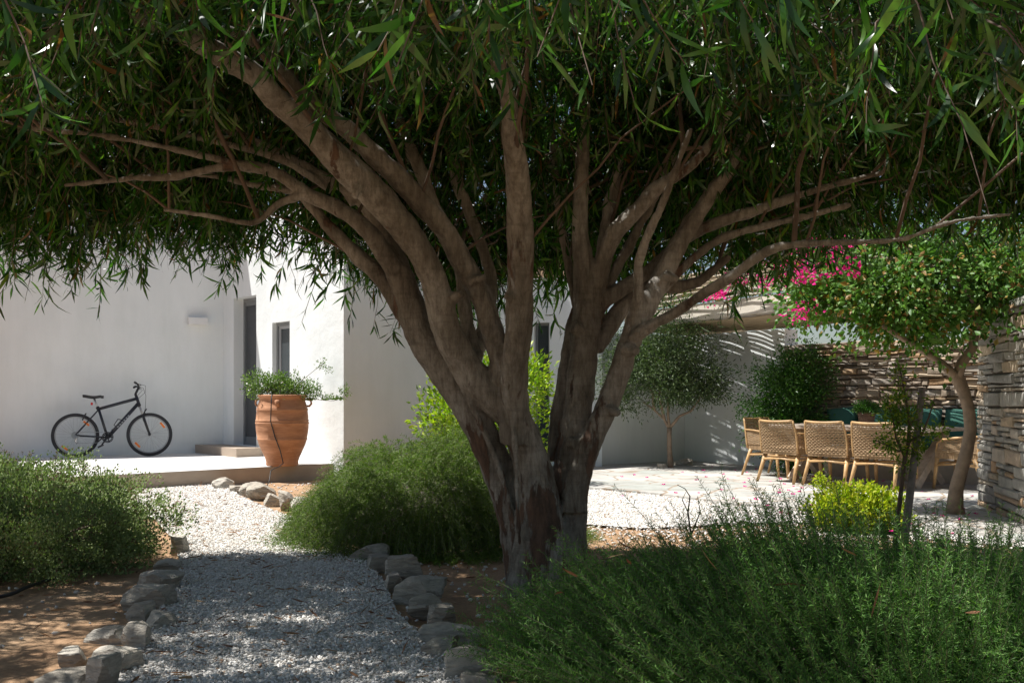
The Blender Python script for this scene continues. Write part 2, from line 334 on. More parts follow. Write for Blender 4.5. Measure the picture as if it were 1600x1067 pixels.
phi = (1+5**.5)/2
ICO = np.array([(-1, phi, 0), (1, phi, 0), (-1, -phi, 0), (1, -phi, 0), (0, -1, phi), (0, 1, phi), (0, -1, -phi), (0, 1, -phi), (phi, 0, -1), (phi, 0, 1), (-phi, 0, -1), (-phi, 0, 1)])/1.9
ICF = np.array([(0, 11, 5), (0, 5, 1), (0, 1, 7), (0, 7, 10), (0, 10, 11), (1, 5, 9), (5, 11, 4), (11, 10, 2), (10, 7, 6), (7, 1, 8), (3, 9, 4), (3, 4, 2), (3, 2, 6), (3, 6, 8), (3, 8, 9), (4, 9, 5), (2, 4, 11), (6, 2, 10), (8, 6, 7), (9, 8, 1)])
def pebbles(name, pts, size, z, **k):
    n = len(pts); s = size[:, None]*rng.uniform(.55, 1.25, (n, 3)); s[:, 2] *= .7
    V = ICO[None]*(1+.28*rng.normal(size=(n, 12, 1)).clip(-1, 1))*s[:, None, :]
    a = rng.uniform(0, 6.28, n); ca, sa = np.cos(a)[:, None], np.sin(a)[:, None]
    x = V[..., 0]*ca-V[..., 1]*sa; y = V[..., 0]*sa+V[..., 1]*ca
    tl = rng.uniform(-.6, .6, n)[:, None]; zz = V[..., 2]+x*tl*.5
    V = np.stack([x+pts[:, :1], y+pts[:, 1:2], zz+z[:, None]], 2).reshape(-1, 3)
    li = (np.arange(n)[:, None]*12+ICF.ravel()).ravel()
    return fast_mesh(name, V, np.full(n*20, 3), li, M['gravel'], **k)
def scatter(poly, dens, fade=None):
    p = np.array(poly); lo, hi = p.min(0), p.max(0); n = int((hi-lo).prod()*dens)
    q = rng.uniform(lo, hi, (n, 2)); q = q[inpoly(q, poly)]
    return q
q = scatter(pathpoly, 5200); keep = (q[:, 1] > 3.3) & (rng.uniform(size=len(q)) < np.clip(1.25-(q[:, 1]-5)*.085, .45, 1)); q = q[keep]
sz = rng.uniform(.004, .0098, len(q))*np.clip(1+(q[:, 1]-5)*.05, 1, 1.35)
big_ = rng.uniform(size=len(q)) < .02; sz[big_] *= 1.5
pebbles('gravel', q, sz, rng.uniform(.006, .02, len(q)), label='white crushed gravel covering the garden path', cat='gravel', kind='stuff')
q = scatter(gardenpoly, 1700); q = q+rng.normal(size=q.shape)*.05; q = q[~inpoly(q, patiopoly)]; sz = rng.uniform(.005, .0115, len(q))
pebbles('gravel', q, sz, rng.uniform(.008, .02, len(q)), label='white gravel strip beside the flagstone patio', cat='gravel', kind='stuff')
# stray stones on soil
stray = ccw([(.6, 6.8), (4.9, 5.0), (5.3, 6.4), (3.5, 8.0), (2.5, 9.1), (.6, 8.8)])
q = scatter(stray, 620); d = q[:, 1]+.42*(q[:, 0]-1.2)
q = q[rng.uniform(size=len(q)) < np.clip((d-6.9)/1.6, .06, 1)**1.6]
q2 = rng.uniform([-3.4, 3.6], [-1.7, 6.2], (110, 2)); q3 = rng.uniform([-.9, 4.2], [.4, 7], (260, 2)); q4 = rng.uniform([-3.4, 10.5], [-2, 13], (260, 2))
q = np.concatenate([q, q2, q3, q4])
pebbles('gravel', q, rng.uniform(.006, .016, len(q)), np.full(len(q), -.004), label='stray white stones scattered over the bare soil', cat='gravel', kind='stuff')
# leaf litter
q = np.concatenate([scatter(pathpoly, 60), rng.uniform([-3.6, 3.4], [-1.7, 6], (60, 2)), rng.uniform([-.8, 4], [.5, 7], (70, 2)), rng.uniform([1, 6], [5, 8], (60, 2))])
n = len(q); B_ = np.column_stack([q, rng.uniform(.012, .028, n)]); D_ = np.column_stack([rng.normal(size=(n, 2)), rng.uniform(-.1, .2, n)])
V, lt, li = long_leaves(B_, D_, rng.uniform(.04, .11, n), rng.uniform(.006, .012, n), .25)
V[:, 2] = np.maximum(V[:, 2], .014)
fast_mesh('leaf_litter', V, lt, li, M['litter'], label='thin dry brown leaves lying on gravel and soil', cat='leaf litter', kind='stuff')

# ------------------------------------------------------------ terrace and house
A = (-4.80, 16.55); Bc = (-2.30, 13.60); Cc = (.33, 15.85); Dc = (1.33, 15.62); K = (2.95, 17.0); S0 = (4.16, 15.2)
W1 = (-6.895, 15.47); W2 = (-5.07, 16.41)
wd = Vector((W2[0]-W1[0], W2[1]-W1[1])).normalized()
terr = ccw([(-7.6, 15.35), (-5.55, 11.15), (-2.58, 13.78), (-2.2, 13.9), (-4.2, 17), (-6, 16.6)])
MB().prism(terr, -.05, .196).build('terrace', M['riser'], kind='structure')
def inset(poly, d):
    c = np.mean(poly, 0); return [tuple(np.array(p)+(c-np.array(p))/np.linalg.norm(c-np.array(p))*d) for p in poly]
sheet('terrace_top', terr, .2, M['concrete'])
ab = Vector((Bc[0]-A[0], Bc[1]-A[1])); abL = ab.length; ab.normalize(); abn = Vector((-ab.y, ab.x)); abn = abn if abn.y < 0 else -abn   # towards camera
s0 = Vector(A)-ab*.0; e1 = Vector(A)+ab*(abL*.375)
MB().prism(ccw([tuple(Vector(A)+ab*-.1), tuple(e1), tuple(e1+abn*.44), tuple(Vector(A)+abn*.44-ab*.4)]), .2, .335).build('doorstep', M['riser'], kind='structure')
def wall_piece(mb, p0, p1, s0, s1, z0, z1, th, nrm):
    d = (Vector(p1)-Vector(p0)).normalized(); a = Vector(p0)+d*s0; b_ = Vector(p0)+d*s1
    mb.prism([tuple(a), tuple(b_), tuple(b_-nrm*th), tuple(a-nrm*th)], z0, z1)
def wall(name, p0, p1, z1, th, holes, parent, mat, z0=-.05):
    d = (Vector(p1)-Vector(p0)); L = d.length; d.normalize(); nrm = Vector((-d.y, d.x))
    if nrm.y > 0: nrm = -nrm
    mb = MB(); cur = 0
    for (a, b_, h0, h1) in sorted(holes):
        wall_piece(mb, p0, p1, cur, a, z0, z1, th, nrm)
        if h0 > z0: wall_piece(mb, p0, p1, a, b_, z0, h0, th, nrm)
        wall_piece(mb, p0, p1, a, b_, h1, z1, th, nrm); cur = b_
    wall_piece(mb, p0, p1, cur, L, z0, z1, th, nrm)
    return mb.build(name, mat, parent), d, nrm
house = empty('house', (-3, 16, 0), label='white plastered house with a grey door and small window behind the terrace', cat='house')
hp = empty  # noqa
def child(o, par=house):
    o.parent = par; o.matrix_parent_inverse = par.matrix_world.inverted() if False else o.matrix_parent_inverse; return o
house.location = (0, 0, 0)
Wl = tuple(Vector(W1)-wd*9); 
wall('wall', Wl, A, 3.95, .35, [], house, M['plaster'])
doorA, doorB = .103*abL, .315*abL; winA, winB = .455*abL, .60*abL
_, dd, nn_ = wall('wall', A, Bc, 3.944, .35, [(doorA, doorB, .335, 2.72), (winA, winB, .9, 2.25)], house, M['plaster'])
wall('wall', Bc, Cc, 3.938, .3, [], house, M['plaster'])
_, de, ne = wall('wall', Cc, Dc, 3.0, .3, [(.02, .27, .1, 2.3)], house, M['plaster'])
MB().prism([Wl, A, (-2.4, 13.9), (.3, 16.2), (1.3, 15.9), (1.5, 22), (-12, 22)], 3.6, 3.75).build('roof', M['plaster'], house)
u0 = Vector(A)-wd*1.75
MB().prism([tuple(u0-Vector((0, -.01))), tuple(Vector(A)-wd*.0+Vector((0, .01))), tuple(Vector(A)+Vector((-1.2, 2.5))), tuple(u0+Vector((-1.2, 2.5)))], 3.955, 6.6).build('shadow_block', M['plaster'], house)  # added block above the foliage line, there to shadow the door wall
def frame_box(p0, d, nrm, s0, s1, z0, z1, depth, fw, ft=.05):
    mb = MB(); o0 = Vector(p0)-nrm*depth
    for (a, b_, c_, e_) in ((s0, s0+fw, z0, z1), (s1-fw, s1, z0, z1), (s0+fw, s1-fw, z1-fw, z1), (s0+fw, s1-fw, z0, z0+fw)):
        wall_piece(mb, tuple(o0), tuple(o0+d*10), a, b_, c_, e_, ft, nrm)
    return mb
dr = frame_box(A, dd, nn_, doorA+.001, doorB-.001, .336, 2.719, .17, .05, .06).build('door', M['grey_frame'], house)
mb = MB(); o0 = Vector(A)-nn_*.20; wall_piece(mb, tuple(o0), tuple(o0+dd*10), doorA+.05, doorB-.05, .386, 2.669, .01, nn_); mb.build('insect_screen', M['screen'], dr)
for za_, zb_ in ((1.26, 1.30), (.386, .47), (2.60, 2.669)):
    mb = MB(); o0 = Vector(A)-nn_*.18; wall_piece(mb, tuple(o0), tuple(o0+dd*10), doorA+.05, doorB-.05, za_, zb_, .02, nn_); mb.build('rail', M['grey_frame'], dr)
mb = MB(); o0 = Vector(A)-nn_*.15; wall_piece(mb, tuple(o0), tuple(o0+dd*10), doorB-.055, doorB-.03, 1.2, 1.36, .03, nn_); mb.build('handle', M['hose'], dr)
wn = frame_box(A, dd, nn_, winA+.001, winB-.001, .902, 2.249, .07, .05, .07).build('window', M['grey_frame'], house)
frame_box(A, dd, nn_, winA+.051, winB-.051, .952, 2.199, .09, .045, .03).build('sash', M['sash'], wn)
mb = MB(); o0 = Vector(A)-nn_*.105; wall_piece(mb, tuple(o0), tuple(o0+dd*10), winA+.096, winB-.096, .997, 2.154, .008, nn_); mb.build('pane', M['glass'], wn)
dr2 = frame_box(Cc, de, ne, .021, .269, .101, 2.299, .12, .04, .05).build('side_window', M['grey_frame'], house)
mb = MB(); o0 = Vector(Cc)-ne*.14; wall_piece(mb, tuple(o0), tuple(o0+de*10), .061, .229, .141, 2.259, .01, ne); mb.build('pane', M['glass'], dr2)
# wall lamp
wn_ = Vector((wd.y, -wd.x)); lp = Vector(W1)+wd*(.942*math.hypot(1.825, .94)); lz = 2.36
lamp = empty('wall_lamp', (lp.x, lp.y, lz), (0, 0, math.atan2(wd.y, wd.x)), label='small white box lamp on the shaded wall left of the door', cat='lamp')
MB().box((0, -.012, 0), (.20, .022, .09)).build('back_plate', M['white_metal'], lamp)
mb = MB(); mb.box((0, -.08, -.004), (.31, .11, .12)); o = mb.build('lamp_shade', M['white_metal'], lamp)
bv = o.modifiers.new('bevel', 'BEVEL'); bv.width = .008; bv.segments = 2
# garden walls
gw = empty('garden_wall', (0, 0, 0), label='white plastered garden wall enclosing the dining patio behind the olive tree', cat='wall')
wall('wall', (Dc[0]+.01, Dc[1]+.18), K, 2.14, .3, [], gw, M['plaster'])
wall('wall', K, S0, 2.158, .3, [], gw, M['plaster'])
MB().box((Dc[0]+.03, Dc[1]+.0, 1.25), (.09, .14, 2.5), 0).build('pilaster', M['plaster'], gw)

# ------------------------------------------------------------ stone walls
def stone_wall(name, p0, p1, z1, hh, ll, split, mat, label, endcap=False, relief=.035):
    p0 = Vector(p0); p1 = Vector(p1); d = (p1-p0); L = d.length; d.normalize(); nrm = Vector((-d.y, d.x))
    mid = (p0+p1)/2
    if nrm.dot(-mid) < 0: nrm = -nrm
    root = empty(name, (p0.x, p0.y, 0), label=label, cat='wall')
    def stones(o, d, nrm, L, mb):
        z = -.02
        while z < z1:
            h = random.uniform(*hh); s = -random.uniform(0, .1)
            while s < L:
                l = random.uniform(*ll)*(1+.8*(random.random() < .15))
                cells = [(s, s+l, z, z+h)]
                if random.random() < split:
                    k = random.uniform(.35, .65); cells = [(s, s+l, z, z+h*k), (s, s+l, z+h*k, z+h)]
                    if random.random() < .4: kk = s+l*random.uniform(.35, .65); cells = [(s, kk, z, z+h*k), (kk, s+l, z, z+h*k), cells[1]]
                for (a, b_, c_, e_) in cells:
                    a = max(a, 0); b_ = min(b_, L)
                    if b_-a < .02: continue
                    g = .004; a += g; b_ -= g; c_ += g*.8; e_ -= g*.8
                    pr = random.uniform(.0, relief); bv = min(.012, (e_-c_)*.22)
                    j = lambda m: random.uniform(-m, m)
                    jj = min(.016, (e_-c_)*.2)
                    wob = .02*noise.noise(Vector((a*1.3, 0, c_*2)))
                    cs = [(a, c_), (b_, c_), (b_, e_), (a, e_)]
                    cs = [(x+j(jj), zz+j(jj)+wob) for x, zz in cs]
                    cx = sum(c[0] for c in cs)/4; cz = sum(c[1] for c in cs)/4
                    vs = []
                    for x, zz in cs: q_ = o+d*x-nrm*.08; vs.append((q_.x, q_.y, zz))
                    for x, zz in cs: q_ = o+d*x+nrm*(pr*.3); vs.append((q_.x, q_.y, zz))
                    for x, zz in cs:
                        x2 = x+(bv if x < cx else -bv); z2 = zz+(bv if zz < cz else -bv); q_ = o+d*x2+nrm*(pr+.012+j(.006)); vs.append((q_.x, q_.y, z2))
                    q_ = o+d*cx+nrm*(pr+.016+j(.008)); vs.append((q_.x, q_.y, cz))
                    f = [(0, 1, 5, 4), (1, 2, 6, 5), (2, 3, 7, 6), (3, 0, 4, 7), (4, 5, 9, 8), (5, 6, 10, 9), (6, 7, 11, 10), (7, 4, 8, 11), (8, 9, 12), (9, 10, 12), (10, 11, 12), (11, 8, 12)]
                    mb.add(vs, f)
                s += l
            z += h
    mb = MB(); stones(p0, d, nrm, L, mb)
    if endcap:
        stones(p0-nrm*.0, -nrm, -d, .45, mb)
    o = mb.build('stone_face', mat, root); o.location = -root.location
    # coping stones and core
    mc = MB(); q0 = p0-nrm*.02; q1 = p1-nrm*.02
    mc.prism([tuple(q0+d*.02), tuple(q1), tuple(q1-nrm*.42), tuple(q0+d*.02-nrm*.42)], -.03, z1-.03)
    o = mc.build('core', M['mortar'], root); o.location = -root.location
    mc = MB(); s = 0
    while s < L-.05:
        l = min(random.uniform(.2, .5), L-s); c = p0+d*(s+l/2)-nrm*(.20+random.uniform(-.02, .02))
        mc.box((c.x, c.y, z1+.022+random.uniform(-.012, .012)), (l-.012, .46, random.uniform(.035, .06)), math.atan2(d.y, d.x), .96, 0, random.uniform(-.02, .02)); s += l
    o = mc.build('coping', mat, root); o.location = -root.location
    return root, d, nrm
un = Vector((.65, -.76)).normalized(); vn = Vector((.76, .65)).normalized()
S1e = tuple(Vector(S0)+un*4.6)
stone_wall('stone_wall', S0, S1e, 1.84, (.035, .10), (.12, .42), .2, M['slate_wall'], 'long brown wall of thin stacked slate behind the green bench cushions')
stone_wall('stone_wall', (4.74, 10.1), (4.10, 7.1), 1.93, (.06, .15), (.20, .62), .5, M['rubble_wall'], 'near wall of chunky grey and tan stones at the right edge', relief=.014)

# ------------------------------------------------------------ pergola
perg = empty('pergola', (0, 0, 0), label='cream pergola with a cane mat roof over the dining corner', cat='pergola')
gd = (Vector(S0)-Vector(K)).normalized()
fd = Vector((.455, -.89)).normalized(); f0 = Vector((1.93, 16.82)); f1 = f0+fd*5.65; gnorm = Vector((-fd.y, fd.x)); gnorm = gnorm if gnorm.x > 0 else -gnorm
gd = fd; Wp = 1.36
mb = MB(); c = (f0+f1)/2
mb.box((c.x, c.y, 2.40), ((f1-f0).length, .07, .24), math.atan2(gd.y, gd.x)); mb.build('beam', M['cream'], perg)
c3 = c+gnorm*.45
mb = MB(); mb.box((c3.x, c3.y, 2.70), ((f1-f0).length*.9, .12, .16), math.atan2(gd.y, gd.x)+.02); mb.build('beam', M['cream'], perg)
mb = MB(); c4 = c+gnorm*.62; mb.box((c4.x, c4.y, 2.93), ((f1-f0).length*.8, .10, .20), math.atan2(gd.y, gd.x)+.02); mb.build('white_slab', M['plaster'], perg)
s = .35
while s < 5.55:
    cc = f0+gd*s+gnorm*(Wp/2+.03); MB().box((cc.x, cc.y, 2.345), (.10, Wp-.04, .11), math.atan2(gd.y, gd.x), rx=R(-2.9)).build('rafter', M['cream'], perg); s += .62
# posts stubs that carry the upper beam
for s in (1.9, 4.05):
    cc = f0+gd*s+gnorm*.45; MB().box((cc.x, cc.y, 2.50), (.09, .09, .24), math.atan2(gd.y, gd.x)).build('block', M['cream'], perg)
for s in ():
    cc = f0+gd*s; MB().box((cc.x+.0, cc.y, 1.14), (.1, .1, 2.27), math.atan2(gd.y, gd.x)).build('post', M['cream'], perg) if s > 1 else None
n = 46; pts = np.zeros((n*2, 21, 3)); rad = np.zeros((n*2, 21))
for i in range(n*2):
    k = i % n; off = .05+(Wp-.1)*k/(n-1)+random.uniform(-.006, .006); half = i//n
    a0 = half*2.8; ph = random.uniform(-.5, .5); am = random.uniform(.008, .02); rr_ = random.uniform(.0085, .0145)
    for j in range(21):
        s_ = a0+j*(2.87/20); p_ = f0+gd*s_+gnorm*(off+am*abs(math.sin((s_-.35)/.62*math.pi))+.004*math.sin(j*.9+ph*5))
        pts[i, j] = (p_.x, p_.y, 2.262-.07*off/Wp-.012*abs(math.sin((s_-.35)/.62*math.pi))); rad[i, j] = rr_
fast_mesh('cane_roof', *thin_tubes(pts, rad), M['cane'], perg)
pts = np.zeros((40, 21, 3)); rad = np.zeros((40, 21))
for i in range(40):
    off = -.95+i*.04+random.uniform(-.008, .008); rr_ = random.uniform(.009, .015); ph = random.uniform(0, 6)
    for j in range(21):
        p_ = f0+gd*(j*.283)+gnorm*(off+.012*math.sin(j*1.3+ph)); pts[i, j] = (p_.x, p_.y, 2.80+.01*math.sin(j*.8+ph)); rad[i, j] = rr_
fast_mesh('shade_canes', *thin_tubes(pts, rad), M['cane'], perg)  # extra canes added to streak the beam and keep sun off the wall
# ------------------------------------------------------------ kerb stones
def kerb_stone(x, yb, wpx, hpx, label, deep=.8, seed=0, flat=0, rot=None):
    X, Y, _ = G(x, yb); sc = Y/F; wd_, ht = wpx*sc, hpx*sc*(1.5 if yb < 830 else 1.04)
    rnd = random.Random(seed*17+3)
    wd_ *= 1.18; ht = max(.05, ht*.78); dp = max(.15, min(wd_*deep*1.1, .29))
    n = 13; off = Vector((rnd.uniform(0, 50), rnd.uniform(0, 50), rnd.uniform(0, 50)))
    planes = []
    for _ in range(11):
        v_ = Vector((rnd.gauss(0, 1), rnd.gauss(0, 1), rnd.gauss(0, .8))).normalized(); planes.append((v_, rnd.uniform(.70, 1.05)))
    vs = {}; V = []; Fc = []; rt = rnd.uniform(-.35, .35); sk = rnd.uniform(-.18, .18)
    def vert(i, j, k):
        key = (i, j, k)
        if key in vs: return vs[key]
        p = Vector((i/(n-1)*2-1, j/(n-1)*2-1, k/(n-1)*2-1))
        for v_, d_ in planes:
            e_ = p.dot(v_)-d_
            if e_ > 0: p = p-v_*e_
        p = p*(1+.07*noise.noise(p*1.3+off)+.035*noise.noise(p*4+off)+.05*noise.noise(Vector((p.x*.8, p.y*.8, p.z*7))+off))
        V.append((p.x*wd_/2+sk*ht*(p.z+1)*.5, p.y*dp/2, (p.z+1)*ht/2*(1+rt*p.x*.45)-.025*(1-k/(n-1)))); vs[key] = len(V)-1; return vs[key]
    for a in range(n-1):
        for b_ in range(n-1):
            for fx in ((lambda u, v: (0, u, v)), (lambda u, v: (u, v, 0)), (lambda u, v: (v, 0, u))):
                Fc.append([vert(*fx(a, b_)), vert(*fx(a, b_+1)), vert(*fx(a+1, b_+1)), vert(*fx(a+1, b_))])
            for fx in ((lambda u, v: (n-1, u, v)), (lambda u, v: (u, v, n-1)), (lambda u, v: (v, n-1, u))):
                Fc.append([vert(*fx(a, b_)), vert(*fx(a+1, b_)), vert(*fx(a+1, b_+1)), vert(*fx(a, b_+1))])
    o = MB().add(V, Fc).build('kerb_stone', M['kerb'], label=label, cat='stone', group='rough stones edging the gravel path')
    o.location = (X, Y+dp*.35, 0); o.rotation_euler = (0, 0, rnd.uniform(-.35, .35) if rot is None else rot)
    o.data.shade_smooth(); es = o.modifiers.new('sharp', 'EDGE_SPLIT'); es.split_angle = R(13)
KS = [
 (96, 1076, 84, 26, 'flat-topped slab, nearest stone of the left path edge in the bottom corner'),
 (151, 1082, 40, 66, 'tall upright grey stone second along the left path edge from the bottom'),
 (110, 1048, 32, 36, 'brownish stone leaning behind the tall upright one at bottom left'),
 (176, 1052, 50, 52, 'rounded dark block just up the path from the tall upright stone'),
 (170, 1000, 62, 22, 'low flat stone on the soil side above the rounded dark block'),
 (212, 1016, 42, 50, 'upright block on the gravel side halfway down the left edge'),
 (243, 984, 34, 26, 'small wedge stone touching the gravel below the wide left slab'),
 (214, 976, 32, 40, 'narrow upright stone under the left end of the wide left slab'),
 (228, 950, 72, 38, 'wide flat slab jutting left over the soil beside the bush'),
 (247, 922, 56, 36, 'pale slanted stone directly above the wide left slab'),
 (257, 894, 38, 24, 'small sunlit stone at the foot of the bushy green shrub'),
 (277, 866, 24, 34, 'farthest visible stone of the left edge, half under the shrub'),
 (580, 876, 50, 28, 'blocky brown stone at the corner of the trailing rosemary'),
 (594, 890, 42, 25, 'low stone just in front of the blocky brown one by the rosemary'),
 (630, 910, 52, 52, 'pale jagged boulder, lightest and tallest of the right path edge'),
 (613, 921, 28, 28, 'small stone squeezed against the left foot of the jagged boulder'),
 (650, 940, 64, 44, 'broad smooth grey stone below the jagged boulder'),
 (664, 966, 46, 46, 'square cut upright block third below the jagged boulder'),
 (689, 978, 46, 38, 'rounded stone behind the square upright block on the right edge'),
 (706, 1009, 80, 38, 'longest flat slab of the right path edge'),
 (689, 1026, 38, 36, 'upright split stone against the gravel under the longest slab'),
 (735, 1061, 76, 62, 'large domed grey block near the bottom of the right path edge'),
 (756, 1082, 62, 30, 'sunlit pale stone at the very bottom of the right path edge'),
 (348, 765, 32, 16, 'long low block touching the terrace at the far end of the path'),
 (366, 770, 20, 9, 'tiny pale stone second from the terrace on the far right edge'),
 (382, 775, 18, 17, 'small pointed stone third from the terrace'),
 (408, 781, 44, 21, 'widest sawn block of the far row in front of the clay pot'),
 (424, 790, 24, 15, 'small block in front of the widest sawn block'),
 (447, 797, 26, 23, 'squarish block in the far row left of the rosemary'),
 (468, 804, 26, 22, 'pale block just touching the left tip of the rosemary'),
 (497, 819, 18, 9, 'little stone peeping from under the rosemary fringe'),
 (532, 856, 18, 30, 'thin upright stone at the gravel under the rosemary')]
for i, (x, yb, w_, h_, lb) in enumerate(KS):
    kerb_stone(x, yb, w_, h_, lb, .55 if w_ > 60 else .8, i)

# ------------------------------------------------------------ the big shade tree
tree = empty('shade_tree', G(850, 925), label='big multi-stemmed willow-leaved tree shading the gravel path', cat='tree')
tinv = -Vector(tree.location)
def spline(pts, step=.05):
    """pts: list of (x,y,Y,wpx) -> smooth world points + radii"""
    W = [np.array([*P(x, y, Y), w_*Y/F/2]) for x, y, Y, w_ in pts]
    out = []
    for i in range(len(W)-1):
        p0, p1, p2, p3 = W[max(i-1, 0)], W[i], W[i+1], W[min(i+2, len(W)-1)]
        k = max(2, int(np.linalg.norm((p2-p1)[:3])/step))
        for j in range(k):
            t_ = j/k; out.append(.5*((2*p1)+(-p0+p2)*t_+(2*p0-5*p1+4*p2-p3)*t_**2+(-p0+3*p1-3*p2+p3)*t_**3))
    out.append(W[-1]); out = np.array(out); return [tuple(o[:3]) for o in out], [max(.004, float(o[3])) for o in out]
